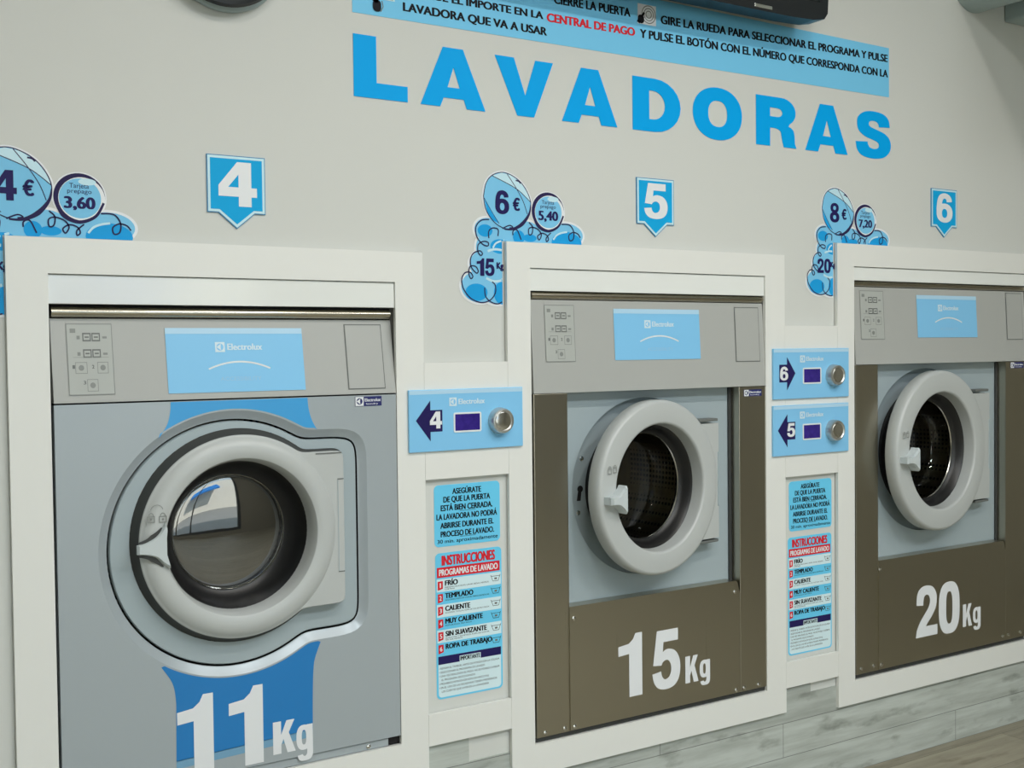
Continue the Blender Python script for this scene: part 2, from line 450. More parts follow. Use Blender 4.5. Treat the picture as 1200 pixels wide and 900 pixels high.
def glyph(ch, asp):
    """heavy sans letter shapes in the unit box: list of [outline, holes...]"""
    if ch == 'L': return [[[(0, 0), (1, 0), (1, .25), (.42, .25), (.42, 1), (0, 1)]]]
    if ch == 'A': return [[[(0, 0), (.295, 0), (.35, .155), (.66, .155), (.705, 0), (1, 0), (.655, 1), (.345, 1)], [(.41, .335), (.6, .335), (.505, .68)]]]
    if ch == 'V': return [[[(0, 1), (.37, 0), (.66, 0), (1, 1), (.69, 1), (.51, .36), (.32, 1)]]]
    if ch == 'D': return [[[(0, 0)] + arc(.46, .5, .54, .5, -90, 90) + [(0, 1)], [(.34, .23)] + arc(.42, .5, .25, .27, -90, 90) + [(.34, .77)]]]
    if ch == 'O': return [[ell(.5, .5, .5, .5, 48, 2.15), ell(.5, .5, .195, .25, 40, 2.3)]]
    if ch == '0': return [[ell(.5, .5, .5, .5, 48, 2.7), ell(.5, .5, .15, .31, 40, 2.8)]]
    if ch == 'R': return [[[(0, 0), (.34, 0), (.34, .37), (.44, .37)] + arc(.44, .27, .18, .10, 90, 20, 5) + [(.645, .12), (.68, 0), (1, 0), (.96, .09), (.95, .25)]
                           + arc(.72, .30, .22, .14, 10, 70, 5) + arc(.62, .715, .36, .285, -55, 90, 12) + [(0, 1)],
                           [(.34, .60), (.50, .60)] + arc(.52, .69, .13, .09, -90, 90, 8) + [(.34, .78)]]]
    if ch == 'S': return [[catmull([(.97, .70), (.93, .86), (.78, .965), (.5, 1.0), (.24, .965), (.07, .85), (.04, .70), (.09, .56), (.26, .455), (.50, .395), (.62, .355), (.66, .30), (.63, .235), (.52, .205), (.40, .225), (.34, .29), (.33, .345)], 5)
                           + catmull([(0, .325), (.04, .16), (.18, .045), (.48, 0), (.78, .04), (.95, .16), (1.0, .31), (.95, .46), (.80, .56), (.56, .625), (.41, .665), (.365, .715), (.39, .775), (.49, .80), (.59, .785), (.645, .735), (.66, .68)], 5)]]
    if ch == '1': return [[[(0, .667), (.45, .685), (.45, 0), (1, 0), (1, 1), (.72, 1), (.62, .91), (.44, .845), (0, .82)]]]
    if ch == '2': return [[catmull([(.03, .635), (.06, .83), (.20, .955), (.48, 1), (.78, .955), (.94, .83), (.97, .69), (.92, .54), (.74, .38), (.55, .265), (.47, .2)], 5) + [(1, .2), (1, 0), (0, 0)]
                           + catmull([(.04, .14), (.18, .29), (.42, .45), (.60, .58), (.65, .69), (.61, .785), (.50, .82), (.39, .785), (.35, .70), (.345, .615)], 5)]]
    if ch == '4': return [[[(0, .22), (.52, .22), (.52, 0), (.855, 0), (.855, .22), (1, .22), (1, .43), (.855, .43), (.855, 1), (.49, 1), (0, .46)], [(.25, .43), (.52, .43), (.52, .72)]]]
    if ch == '5': return [[[(.17, 1), (.92, 1), (.92, .80), (.40, .80)] + catmull([(.375, .635), (.47, .665), (.60, .672), (.80, .63), (.95, .51), (1.0, .335), (.94, .15), (.76, .035), (.48, 0), (.22, .035), (.06, .14), (0, .29)], 5)
                           + catmull([(.31, .315), (.34, .235), (.40, .185), (.48, .17), (.59, .20), (.655, .27), (.67, .345), (.64, .43), (.56, .485), (.46, .49), (.37, .46), (.325, .41)], 5) + [(.03, .43)]]]
    if ch == '6': return [[ell(.5, .325, .5, .325, 40, 2.2), ell(.5, .315, .165, .155, 28, 2.2)],
                          [catmull([(0, .33), (.01, .55), (.07, .78), (.22, .94), (.50, 1), (.76, .955), (.92, .84), (.955, .72)], 5) + catmull([(.635, .70), (.60, .785), (.50, .82), (.40, .78), (.345, .66), (.335, .50), (.33, .33)], 5)]]
    if ch == '8': return [[ell(.5, .275, .5, .275, 36, 2.2), ell(.5, .27, .17, .11, 24, 2.2)], [ell(.5, .745, .44, .255, 36, 2.2), ell(.5, .745, .16, .105, 24, 2.2)]]
    if ch == 'K': return [[[(0, 0), (.36, 0), (.36, .27), (.46, .44), (.63, 0), (1, 0), (.70, .62), (.96, 1), (.60, 1), (.36, .58), (.36, 1), (0, 1)]]]
    if ch == 'g': return [[ell(.45, .645, .45, .345, 36, 2.5), ell(.46, .645, .135, .20, 24, 2.6)], [[(.64, .20), (1, .20), (1, .985), (.64, .985)]],
                          [catmull([(1, .26), (.97, .12), (.82, .025), (.50, 0), (.18, .035), (.05, .17)], 5) + catmull([(.37, .185), (.43, .14), (.53, .135), (.62, .18), (.64, .27)], 5)]]
    return []
def heavy(mb, ch, x0, x1, z0, z1, y, m, back=None, slope=0.0):
    asp = (x1 - x0) / (z1 - z0)
    for k, loops in enumerate(glyph(ch, asp)):
        if loops[0][0] == 'strip':
            yy = y - k * 0.00005
            L, R_ = [[(x0 + a * (x1 - x0), yy, z0 + b_ * (z1 - z0)) for a, b_ in q] for q in loops[0][1:]]
            n = len(L)
            mb.add(L + R_, [[i, i + n, i + 1 + n, i + 1] for i in range(n - 1)], m)
            if back is not None:
                ring = L + R_[::-1]; q = len(ring)
                mb.add(ring + [(p[0], back, p[2]) for p in ring], [[i, i + q, (i + 1) % q + q, (i + 1) % q] for i in range(q)], m)
            continue
        lp2 = [[(x0 + a * (x1 - x0), z0 + b_ * (z1 - z0) + slope * a * (x1 - x0)) for a, b_ in lp] for lp in loops]
        yy = y if callable(y) else y - k * 0.00005
        mb.poly(lp2, yy, m, back)

def offset_loop(lp, d):
    n = len(lp); out = []
    for i in range(n):
        a, b_ = lp[i - 1], lp[(i + 1) % n]
        dx, dz = b_[0] - a[0], b_[1] - a[1]; q = sqrt(dx * dx + dz * dz) or 1
        out.append((lp[i][0] + dz / q * d, lp[i][1] - dx / q * d))   # outwards for a counter-clockwise loop
    return out
def circle(cx, cz, r, n=144): return [(cx + r * cos(2 * pi * i / n), cz + r * sin(2 * pi * i / n)) for i in range(n)]
def at(lp, y): return [(p[0], y, p[1]) for p in lp]

def maker_logo(mb, x, z, s, y, word_x1, ground, ink, word=True):
    """square maker's emblem with the word beside it"""
    mb.rect(x, x + s, z, z + s, y, ink)
    mb.poly([ell(x + s / 2, z + s / 2, s * .36, s * .36, 24)], y - .0001, ground)
    mb.poly([[(x + .14 * s, z + .5 * s), (x + .60 * s, z + .16 * s), (x + .56 * s, z + .5 * s), (x + .60 * s, z + .84 * s)]], y - .0002, ink)
    if word: mb.text('Electrolux', x + s * 1.25, word_x1, z + s * .2, z + s * .82, y - .0001, ink, .02)

# ------------------------------------------------------------------ room shell
X0, X1, YF = -2.6, 4.7, -4.7
HOLES = [(.392, 1.062, .066, .962), (1.378, 2.092, .000, 1.004), (2.404, 3.174, -.026, 1.051)]
b = MB()
b.poly([[(X0, FLOOR_Z), (X1, FLOOR_Z), (X1, CEIL_Z), (X0, CEIL_Z)]] + [[(a, c), (a, d), (e, d), (e, c)] for a, e, c, d in HOLES], 0, 'wall_paint', back=.1)
struct(b.build('wall_back'))
b = MB()   # printed plank cladding on the foot of the wall, below the white panels
b.poly([[(X0 + .001, FLOOR_Z), (X1 - .001, FLOOR_Z), (X1 - .001, -.027), (2.25, -.027), (2.25, -.0012), (1.22, -.0012), (1.22, .062), (X0 + .001, .062)]], -.003, 'plank_cladding', back=-.0002)
struct(b.build('baseboard_back'))
b = MB(); b.box(X0, X1, YF, 1.1, FLOOR_Z - .1, FLOOR_Z, 'plank_floor'); struct(b.build('floor'))
b = MB(); b.box(X0, X1, YF, 1.1, CEIL_Z, CEIL_Z + .1, 'ceiling_white'); struct(b.build('ceiling'))
b = MB(); b.box(X0 - .1, X0, YF, 1.1, FLOOR_Z, CEIL_Z, 'side_wall'); struct(b.build('wall_left'))
b = MB(); b.box(X1, X1 + .1, YF, 1.1, FLOOR_Z, CEIL_Z, 'side_wall'); struct(b.build('wall_right'))
b = MB(); b.box(X0, X1, 1.1, 1.2, FLOOR_Z, CEIL_Z, 'counter_dark'); struct(b.build('wall_rear'))
WINS = [(-1.6, .15, -.20, 2.05), (.30, 2.55, -.20, 2.05)]
b = MB()
b.poly([[(X0, FLOOR_Z), (X1, FLOOR_Z), (X1, CEIL_Z), (X0, CEIL_Z)]] + [[(a, c), (a, d), (e, d), (e, c)] for a, e, c, d in WINS], YF, 'side_wall', back=YF - .12)
struct(b.build('wall_front'))
for k, (a, e, c, d) in enumerate(WINS):
    b = MB()
    for q in (a, e - .05): b.box(q, q + .05, YF - .08, YF - .02, c, d, 'mullion')
    for q in (c, d - .05): b.box(a + .05, e - .05, YF - .08, YF - .02, q, q + .05, 'mullion')
    b.box((a + e) / 2 - .02, (a + e) / 2 + .02, YF - .08, YF - .02, c + .05, d - .05, 'mullion')
    w = struct(b.build('window_%d' % (k + 1)))
    b = MB(); b.rect(a + .05, e - .05, c + .05, d - .05, YF - .05, 'window_glass'); b.build('window_pane', w)
b = MB(); b.box(-14, 16, -18, YF - .13, FLOOR_Z - .12, FLOOR_Z - .02, 'pavement'); struct(b.build('street_pavement'))
b = MB(); b.box(-14, 16, -13.0, -12.6, FLOOR_Z - .02, 3.2, 'facade')
b.extrude_x([(-12.6, 2.2), (-11.4, 1.5), (-11.4, 1.3), (-12.6, 1.45)], 1.6, 4.0, 'awning_blue')
struct(b.build('facade_across_street'))

# ceiling downlights and added fill panels
for k, (x, y) in enumerate(DOWNLIGHTS):
    t = thing('downlight', 'round recessed ceiling downlight, %s along the row above the washing machines' % ['first', 'second', 'third'][k], 'lamp', (x, y, CEIL_Z - .014), 'ceiling downlights')
    b = MB()
    n = 40
    ring = lambda r, z: [(x + r * cos(2 * pi * i / n), y + r * sin(2 * pi * i / n), z) for i in range(n)]
    b.loft([ring(.085, CEIL_Z), ring(.085, CEIL_Z - .008), ring(.078, CEIL_Z - .012), ring(.066, CEIL_Z - .010), ring(.062, CEIL_Z - .002)], 'white_gloss')
    b.build('trim_ring', t)
    b = MB(); b.add(ring(.064, CEIL_Z - .004), [list(range(n))[::-1]], 'lamp_glow'); b.build('diffuser', t)
    ld = bpy.data.lights.new('downlight_beam', 'AREA'); ld.shape = 'DISK'; ld.size = .12; ld.energy = LAMP_POWER; ld.color = (1.0, .95, .88); ld.spread = radians(170)
    lo = bpy.data.objects.new('downlight_beam', ld); COL.objects.link(lo); lo.parent = t; lo.location = (0, 0, -.004)
for k, (x, y) in enumerate(FILL_PANELS):  # unseen panels added as soft fill light for the room
    t = thing('fill_panel_light', 'flat square light panel added as unseen fill, the %s one of three along the room' % ['left', 'middle', 'right'][k], 'lamp', (x, y, CEIL_Z - .02), 'added fill light panels')
    b = MB()
    for q in ((x - .3, x + .3, y - .3, y - .28), (x - .3, x + .3, y + .28, y + .3), (x - .3, x - .28, y - .28, y + .28), (x + .28, x + .3, y - .28, y + .28)):
        b.box(q[0], q[1], q[2], q[3], CEIL_Z - .018, CEIL_Z, 'white_gloss')
    b.build('frame', t)
    b = MB(); b.add([(x - .28, y - .28, CEIL_Z - .01), (x + .28, y - .28, CEIL_Z - .01), (x + .28, y + .28, CEIL_Z - .01), (x - .28, y + .28, CEIL_Z - .01)], [[3, 2, 1, 0]], 'panel_glow'); b.build('diffuser', t)
    ld = bpy.data.lights.new('fill_panel_beam', 'AREA'); ld.shape = 'SQUARE'; ld.size = .55; ld.energy = PANEL_POWER; ld.color = (.91, .97, 1.0)
    lo = bpy.data.objects.new('fill_panel_beam', ld); COL.objects.link(lo); lo.parent = t; lo.location = (0, 0, -.004)

# ------------------------------------------------------------------ white surrounds
FY = -.012
def surround(label, outer, inner, strip_top):
    x0, x1, z0, z1 = outer; a0, a1, c0, c1 = inner
    t = thing('machine_surround', label, 'surround', ((x0 + x1) / 2, 0, z0), 'white surrounds of the washing machines')
    b = MB(); b.poly([[(x0, z0), (x1, z0), (x1, z1), (x0, z1)], [(a0, c0), (a0, strip_top), (a1, strip_top), (a1, c0)]], FY, 'white_laminate', back=-.003)
    b.build('frame_panel', t)
    b = MB(); b.box(a0 + .0005, a1 - .0005, -.0075, -.0005, c1, strip_top - .0015, 'white_gloss', .001)
    b.build('header_strip', t)
surround('white frame panel around the leftmost washing machine marked 11 Kg', (.329, 1.1195, -.02, 1.071), (.396, 1.0565, .0695, .958), 1.0095)
surround('white frame panel around the middle washing machine marked 15 Kg', (1.3230, 2.153, -.0615, 1.1025), (1.383, 2.0855, .005, .9985), 1.048)
surround('white frame panel around the rightmost washing machine marked 20 Kg', (2.3460, 3.238, -.084, 1.141), (2.410, 3.168, -.0215, 1.0455), 1.082)
for nm, x0, x1, up, lo, wh, ctl in (('bridge', 1.1200, 1.3225, (.605, .846), (.0525, .118), 'between the 11 Kg and 15 Kg machines', 'control panel 4'),
                                    ('bridge', 2.1535, 2.3455, (.540, .9245), (.0, .066), 'between the 15 Kg and 20 Kg machines', 'panels 6 and 5')):
    b = MB(); b.rect(x0, x1, up[0], up[1], FY, 'white_laminate', back=-.003)
    tag(b.build('filler_panel'), 'white filler panel ' + wh + ' behind ' + ctl, 'panel', 'white filler panels')
    b = MB(); b.rect(x0, x1, lo[0], lo[1], FY, 'white_laminate', back=-.0035)
    tag(b.build('cross_rail'), 'low white rail ' + wh + ' above the plank cladding', 'rail', 'low white rails')

# ------------------------------------------------------------------ washing machine parts
def screw(parent, x, z, y, r=.0055, lab=None):
    b = MB(); b.lathe([(r, y), (r * .9, y - .0018), (r * .5, y - .003), (.0004, y - .0034)], x, z, 'chrome', 16, cap=True)
    o = b.build('screw', parent)
    return o

def drum(t, cx, cz, r_open, r_drum, y0, lift):
    b = MB()
    b.lathe([(r_open - .012, y0), (r_open, y0 + .02), (r_drum * .98, y0 + .05), (r_drum, y0 + .07), (r_drum, y0 + .36)], cx, cz, 'drum_steel', 72)
    b.lathe([(r_drum, y0 + .36), (r_drum * .5, y0 + .365), (.001, y0 + .37)], cx, cz, 'drum_plain', 72)
    o = b.build('drum', t)
    for a in lift:
        b = MB(); ca, sa = cos(radians(a)), sin(radians(a))
        prof = [(-.035, 0), (-.018, .05), (.018, .05), (.035, 0)]
        lp = []
        for yy in (y0 + .09, y0 + .35):
            lp.append([(cx + (r_drum - .004 - h) * ca - q * sa, yy, cz + (r_drum - .004 - h) * sa + q * ca) for q, h in prof])
        b.loft(lp, 'drum_plain', smooth=False); b.add(lp[0], [[0, 1, 2, 3]], 'drum_plain')
        b.build('lifter', o)
    return o

def cabinet(t, x0, x1, z0, z1):
    b = MB()
    y0, y1 = .035, .62
    b.box(x0, x0 + .004, y0, y1, z0, z1, 'silver_plastic'); b.box(x1 - .004, x1, y0, y1, z0, z1, 'silver_plastic')
    b.box(x0 + .004, x1 - .004, y0, y1, z1 - .004, z1, 'silver_plastic'); b.box(x0 + .004, x1 - .004, y0, y1, z0, z0 + .004, 'silver_plastic')
    b.box(x0 + .004, x1 - .004, y1 - .004, y1, z0 + .004, z1 - .004, 'silver_plastic')
    b.build('cabinet', t)

def info_plate(fas, x0, x1, z0, z1, fy):
    """small grey plate with the dispenser diagrams"""
    w, h = x1 - x0, z1 - z0
    X = lambda u: x0 + u * w
    Z = lambda v: z1 - v * h
    y1 = lambda z: fy(z) - .0010
    y2 = lambda z: fy(z) - .0013
    b = MB()
    b.poly([[(x0, z0), (x1, z0), (x1, z1), (x0, z1)]], y1, 'plate_grey')
    b.poly([[(x0, z0), (x1, z0), (x1, z1), (x0, z1)], [(X(.015), Z(.988)), (X(.985), Z(.988)), (X(.985), Z(.012)), (X(.015), Z(.012))]], y2, 'faint_grey')
    for v in (.13, .36):
        for u in (.345, .545):
            b.poly([[(X(u), Z(v + .12)), (X(u + .185), Z(v + .12)), (X(u + .185), Z(v)), (X(u), Z(v))],
                    [(X(u + .025), Z(v + .10)), (X(u + .16), Z(v + .10)), (X(u + .16), Z(v + .02)), (X(u + .025), Z(v + .02))]], y2, 'lines_grey')
            b.rect(X(u + .05), X(u + .14), Z(v + .07), Z(v + .05), y2, 'lines_grey')
        b.rect(X(.22), X(.29), Z(v + .09), Z(v + .04), y2, 'faint_grey'); b.rect(X(.78), X(.88), Z(v + .08), Z(v + .05), y2, 'faint_grey')
    b.rect(X(.08), X(.20), Z(.13), Z(.07), y2, 'faint_grey')
    b.rect(X(.12), X(.90), Z(.475), Z(.470), y2, 'faint_grey')
    for u, v, s in ((.10, .58, '1'), (.52, .58, '2'), (.32, .80, '3')):
        b.text(s, X(u), X(u + .055), Z(v + .05), Z(v), y2, 'lines_grey', .02)
    for u0, u1, v0, v1 in ((.16, .42, .54, .70), (.64, .88, .54, .70), (.40, .64, .78, .95)):
        b.poly([[(X(u0), Z(v1)), (X(u1), Z(v1)), (X(u1), Z(v0)), (X(u0), Z(v0))], [(X(u0 + .012), Z(v1 - .008)), (X(u1 - .012), Z(v1 - .008)), (X(u1 - .012), Z(v0 + .008)), (X(u0 + .012), Z(v0 + .008))]], y2, 'faint_grey')
        b.poly([ell(X((u0 + u1) / 2), Z((v0 + v1) / 2), w * .06, h * .04, 14)], y2, 'faint_grey')
    b.build('info_plate', fas)

def name_panel(fas, x0, x1, z0, z1, fy):
    w, h = x1 - x0, z1 - z0
    b = MB()
    y1 = lambda z: fy(z) - .0012
    y2 = lambda z: fy(z) - .0015
    y3 = lambda z: fy(z) - .0018
    b.poly([[(x0, z0), (x1, z0), (x1, z1), (x0, z1)]], y1, 'panel_blue')
    b.poly([[(x0, z1 - .09 * h), (x1, z1 - .09 * h), (x1, z1), (x0, z1)]], y2, 'panel_blue_light')
    s = .155 * h
    lx, lz = x0 + .345 * w, z0 + .625 * h
    b.poly([[(lx, lz), (lx + s, lz), (lx + s, lz + s), (lx, lz + s)]], y2, 'print_pale')
    b.poly([ell(lx + s / 2, lz + s / 2, s * .36, s * .36, 24)], y3, 'panel_blue')
    b.poly([[(lx + .14 * s, lz + .5 * s), (lx + .60 * s, lz + .16 * s), (lx + .56 * s, lz + .5 * s), (lx + .60 * s, lz + .84 * s)]], lambda z: fy(z) - .002, 'print_pale')
    b.text('Electrolux', lx + s * 1.25, x0 + .69 * w, lz + .2 * s, lz + .84 * s, y2, 'print_pale', .02)
    arcp = [(x0 + (.29 + .45 * i / 24) * w, z0 + (.36 + .11 * (1 - (2 * i / 24 - 1) ** 2)) * h) for i in range(25)]
    b.ribbon(arcp, (.003, .028 * h, .003), y2, 'print_white')
    b.text('ACCESSIBILITY', x0 + .37 * w, x0 + .67 * w, z0 + .175 * h, z0 + .235 * h, y2, 'print_faint', .0)
    b.build('name_panel', fas)

def fascia(t, x0, x1, z0, z1, ya, yb, info, panel, lid):
    """sloping top control fascia: Y = ya at its foot z0, yb at its top z1"""
    fy = lambda z: ya + (yb - ya) * (z - z0) / (z1 - z0)
    b = MB(); b.extrude_x([(ya, z0), (.033, z0), (.033, z1), (yb, z1)][::-1], x0, x1, 'silver_plastic')
    f = b.build('control_fascia', t)
    info_plate(f, *info, fy); name_panel(f, *panel, fy)
    b = MB(); a0, a1, c0, c1 = lid; e = .0022
    b.poly([[(a0, c0), (a1, c0), (a1, c1), (a0, c1)], [(a0 + e, c0 + e), (a1 - e, c0 + e), (a1 - e, c1 - e), (a0 + e, c1 - e)]], lambda z: fy(z) - .0006, 'lines_grey')
    b.poly([[(a0 + e, c0 + e), (a1 - e, c0 + e), (a1 - e, c1 - e), (a0 + e, c1 - e)]], lambda z: fy(z) - .0014, 'silver_plastic')
    b.build('dispenser_lid', f)
    return f

def top_bar(t, x0, x1, z0, z1, y):
    h = z1 - z0; zc = (z0 + z1) / 2
    prof = [(.03, z0), (y + .006, z0)] + [(y + .004 - .010 * cos(radians(a)), zc + h * .48 * sin(radians(a))) for a in range(-80, 81, 16)] + [(y + .006, z1), (.03, z1)]
    b = MB(); b.extrude_x(prof[::-1], x0, x1, 'stainless_bar', smooth=True)
    b.build('top_trim', t)

def maker_badge(parent, x0, x1, z0, z1, y):
    b = MB(); b.rect(x0, x1, z0, z1, y, 'badge_navy', back=y + .0008)
    s = (z1 - z0) * .94
    maker_logo(b, x0 + .0006, z0 + .0006, s, y - .0002, x1 - .003, 'badge_navy', 'print_white', word=False)
    b.text('Electrolux', x0 + s + .003, x1 - .002, z0 + .50 * s, z0 + .85 * s, y - .0002, 'print_white', .02)
    b.text('laundry', x0 + s + .006, x1 - .008, z0 + .16 * s, z0 + .34 * s, y - .0002, 'print_white', .01)
    b.build('maker_badge', parent)

# ------------------------------------------------------------------ the 11 Kg machine
def machine_eleven():
    X0_, X1_ = .4015, 1.0555
    t = thing('washing_machine', 'grey 11 Kg washing machine with blue decals and a closed round door, leftmost', 'washing machine', ((X0_ + X1_) / 2, .3, .068), 'washing machines in the wall')
    cabinet(t, X0_, X1_, .0705, .957)
    CX, CZ, RC = .7175, .5153, .2316
    n = 240
    def rad(a, rc, tx, tz, p=14, q=46):
        c, s = cos(a), sin(a)
        rt = 0 if c <= 0 else ((c / tx) ** p + (abs(s) / tz) ** p) ** (-1 / p)
        return (rc ** q + rt ** q) ** (1 / q)
    base = [(CX + rad(2 * pi * i / n, RC, .2545, .1885) * cos(2 * pi * i / n), CZ + rad(2 * pi * i / n, RC, .2545, .1885) * sin(2 * pi * i / n)) for i in range(n)]
    rim = offset_loop(base, .0165)
    BY = -.010
    b = MB()
    b.poly([[(X0_, .088), (X1_, .088), (X1_, .7835), (X0_, .7835)], rim[::-1]], BY, 'silver_paint')
    b.loft([at(offset_loop(base, .0165), BY), at(offset_loop(base, .015), BY + .0008), at(offset_loop(base, .003), BY + .0095), at(offset_loop(base, .0003), BY + .0105)][::-1], 'silver_paint')
    b.loft([at(offset_loop(base, .0003), BY + .0105), at(offset_loop(base, .0003), BY + .03)][::-1], 'black_gap')
    for x in (X0_, X1_):
        b.add([(x, BY, .088), (x, BY, .7835), (x, .034, .7835), (x, .034, .088)], [[0, 1, 2, 3] if x == X0_ else [3, 2, 1, 0]], 'silver_paint')
    b.add([(X0_, BY, .7835), (X1_, BY, .7835), (X1_, .034, .7835), (X0_, .034, .7835)], [[0, 1, 2, 3]], 'black_gap')
    body = b.build('body_panel', t)
    # blue decals above and below the rim
    edge = offset_loop(base, .0195)
    def arc_between(xa, xb, top):
        pts = [p for p in edge if xa < p[0] < xb and (p[1] > CZ) == top]
        return sorted(pts)
    b = MB()
    left = catmull([(.601, .7825), (.600, .765), (.594, .742), (.578, .7165)], 6)
    right = catmull([(.884, .719), (.873, .740), (.867, .762), (.865, .7825)], 6)
    b.poly([left + arc_between(.580, .8825, True) + right], BY - .0004, 'decal_blue')
    b.build('upper_decal', body)
    b = MB()
    left = catmull([(.599, .126), (.600, .20), (.600, .240), (.594, .272), (.575, .303)], 6)
    right = catmull([(.884, .305), (.872, .275), (.868, .250), (.866, .200), (.865, .136)], 6)
    b.poly([left + arc_between(.577, .882, False) + right], BY - .0004, 'decal_blue_deep')
    b.poly([[(.599, .112), (.8645, .122), (.865, .137), (.599, .127)]], BY - .0004, 'decal_blue_fade')
    heavy(b, '1', .6015, .6685, .0925, .242, BY - .0008, 'print_white')
    heavy(b, '1', .698, .7645, .0925, .242, BY - .0008, 'print_white')
    heavy(b, 'K', .7835, .829, .1015, .164, BY - .0008, 'print_white')
    heavy(b, 'g', .8305, .8645, .0785, .1495, BY - .0008, 'print_white')
    b.build('capacity_decal', body)
    maker_badge(body, .965, 1.023, .762, .781, BY - .001)
    # foot strip
    b = MB(); b.box(X0_, 1.030, -.006, .034, .0705, .0865, 'silver_paint', .0015); b.box(1.0305, 1.0553, -.002, .034, .0705, .086, 'black_gap')
    foot = b.build('foot_strip', t); screw(foot, .985, .0775, -.006, .005)
    top_bar(t, X0_ + .001, 1.050, .9355, .9535, .004)
    b = MB(); b.box(X0_ + .001, 1.0555, .012, .034, .786, .957, 'black_gap'); b.build('backing_frame', t)
    fascia(t, X0_, 1.0555, .7865, .9335, -.011, .0115, (.427, .5045, .7995, .9245), (.598, .862, .798, .917), (.9515, 1.033, .7955, .925))
    # door: outer cover plate, raised ring, glass, handle
    inset = offset_loop(base, -.0035)
    RX, RZ = .7245, .5290
    # the hollow behind the door plate
    nn = n
    def ring_outline(rc, tx, tz): return [(RX + rad(2 * pi * i / nn, rc, tx, tz, 30, 60) * cos(2 * pi * i / nn), RZ + rad(2 * pi * i / nn, rc, tx, tz, 30, 60) * sin(2 * pi * i / nn)) for i in range(nn)]
    RZ_TAB = RZ
    b = MB()
    grv = circle(RX - .004, RZ, .2005, n)
    b.loft([at(inset, .012), at(inset, .0005), at(offset_loop(base, -.0055), -.0030), at(grv if False else [( .5 * (p[0] + q[0]), .5 * (p[1] + q[1])) for p, q in zip(offset_loop(base, -.0055), ring_outline(.2005, .210, .153))], -.0036), at(ring_outline(.2005, .210, .153), -.0042)], 'door_grey_dark', sharp_none())
    door = b.build('door', t)
    b = MB()
    o1 = ring_outline(.2000, .2095, .1525); o2 = ring_outline(.1935, .2085, .1515); o3 = ring_outline(.1895, .2065, .1495)
    b.loft([at(o1, -.004), at(o2, -.013), at(o3, -.026)], 'dark_grey')  # shade on the ring's side wall put into its dark colour
    b.build('ring_side_wall', door)
    b = MB()
    c = lambda r: circle(RX, RZ, r, n)
    o4 = ring_outline(.1880, .205, .148)
    flat = c(.1865)
    b.loft([at(o3, -.026), at(o4, -.0285), at(flat, -.0290), at(c(.183), -.0325), at(c(.174), -.0385), at(c(.163), -.0405), at(c(.153), -.0395), at(c(.1465), -.0365), at(c(.1435), -.031), at(c(.1405), -.018), at(c(.1385), .002)], 'door_grey')
    ring = b.build('door_ring', door)
    # hinge cover seams on the tab
    b = MB()
    for z0, z1 in ((.622, .624), (.441, .443)):
        b.rect(.9165, .9295, z0, z1, -.0296, 'lines_grey')
    b.rect(.9165, .9180, .4425, .6225, -.0296, 'door_grey_dark')
    b.box(.872, .926, -.0300, -.0284, .6735, .6755, 'lines_grey')
    b.build('hinge_seam', ring)
    # lock icons on the ring
    b = MB()
    for x, z in ((.5535, .578), (.5745, .577)):
        s = .007
        b.poly([[(x - s, z - s), (x + s, z - s), (x + s, z + s * .7), (x - s, z + s * .7)], [(x - s * .75, z - s * .75), (x + s * .75, z - s * .75), (x + s * .75, z + s * .45), (x - s * .75, z + s * .45)]], -.0412, 'faint_grey')
        b.poly([ell(x, z - .001, s * .3, s * .3, 12)], -.0412, 'faint_grey')
        b.ribbon([(x + s * .6 * cos(radians(a)), z + s * .7 + s * .75 * sin(radians(a))) for a in range(0, 181, 20)], .0016, -.0412, 'faint_grey')
    b.ribbon([(.564 + .011 * cos(radians(a)), .592 + .010 * sin(radians(a))) for a in range(10, 171, 16)], .0012, -.0412, 'faint_grey')
    b.build('lock_icons', ring)
    # handle: waisted bar with finger scoops above and below
    b = MB()
    up = catmull([(.528, .533), (.545, .537), (.562, .546), (.5735, .560), (.578, .571)], 6)
    dn = catmull([(.586, .487), (.576, .494), (.562, .508), (.546, .514), (.528, .517)], 6)
    out = [(.578, .571), (.5815, .560), (.5800, .545), (.5800, .510), (.586, .487)]
    lp = up[:-1] + out[1:-1] + dn
    lp_in = [(p[0] * .92 + .0456, p[1] * .86 + .0737) for p in lp]
    b.loft([at(lp, -.0385), at(lp, -.0440), at(lp_in, -.0480)][::-1], 'handle_grey', smooth=False)
    b.poly([lp_in], -.0480, 'handle_grey')
    b.build('handle', door)
    for spine, nm in (([(.531, .5365), (.548, .5405), (.562, .550), (.572, .561)], 0), ([(.531, .5135), (.548, .5105), (.562, .5015), (.574, .491)], 1)):
        b = MB(); sp = catmull(spine, 8)
        b.ribbon(sp, (.003, .0105, .002), -.0418, 'dark_grey')
        b.build('finger_scoop', door)
    # black collar and the glass bowl
    b = MB()
    b.lathe([(.1390, -.002), (.1365, .010), (.130, .030), (.118, .0440), (.1102, .0475), (.1095, .060)], RX, RZ, 'rubber', 96)
    b.build('door_collar', door)
    b = MB()
    b.lathe([(.1112, .0470), (.1098, .0445), (.1082, .0470)], RX, RZ, 'chrome', 96); b.build('glass_rim', door)
    b = MB()
    GR, dome = .1096, .0075
    b.lathe([(GR * sin(radians(a)) / sin(radians(90)), 0.0490 - dome * (cos(radians(a)))) for a in range(88, 3, -6)] + [(.002, 0.0490 - dome)], RX, RZ, 'door_glass_coated', 96, cap=True)
    b.build('glass', door)
    drum(t, RX, RZ, .135, .255, .07, (30, 150, 270))
    return t
def sharp_none(): return True

machine_eleven()

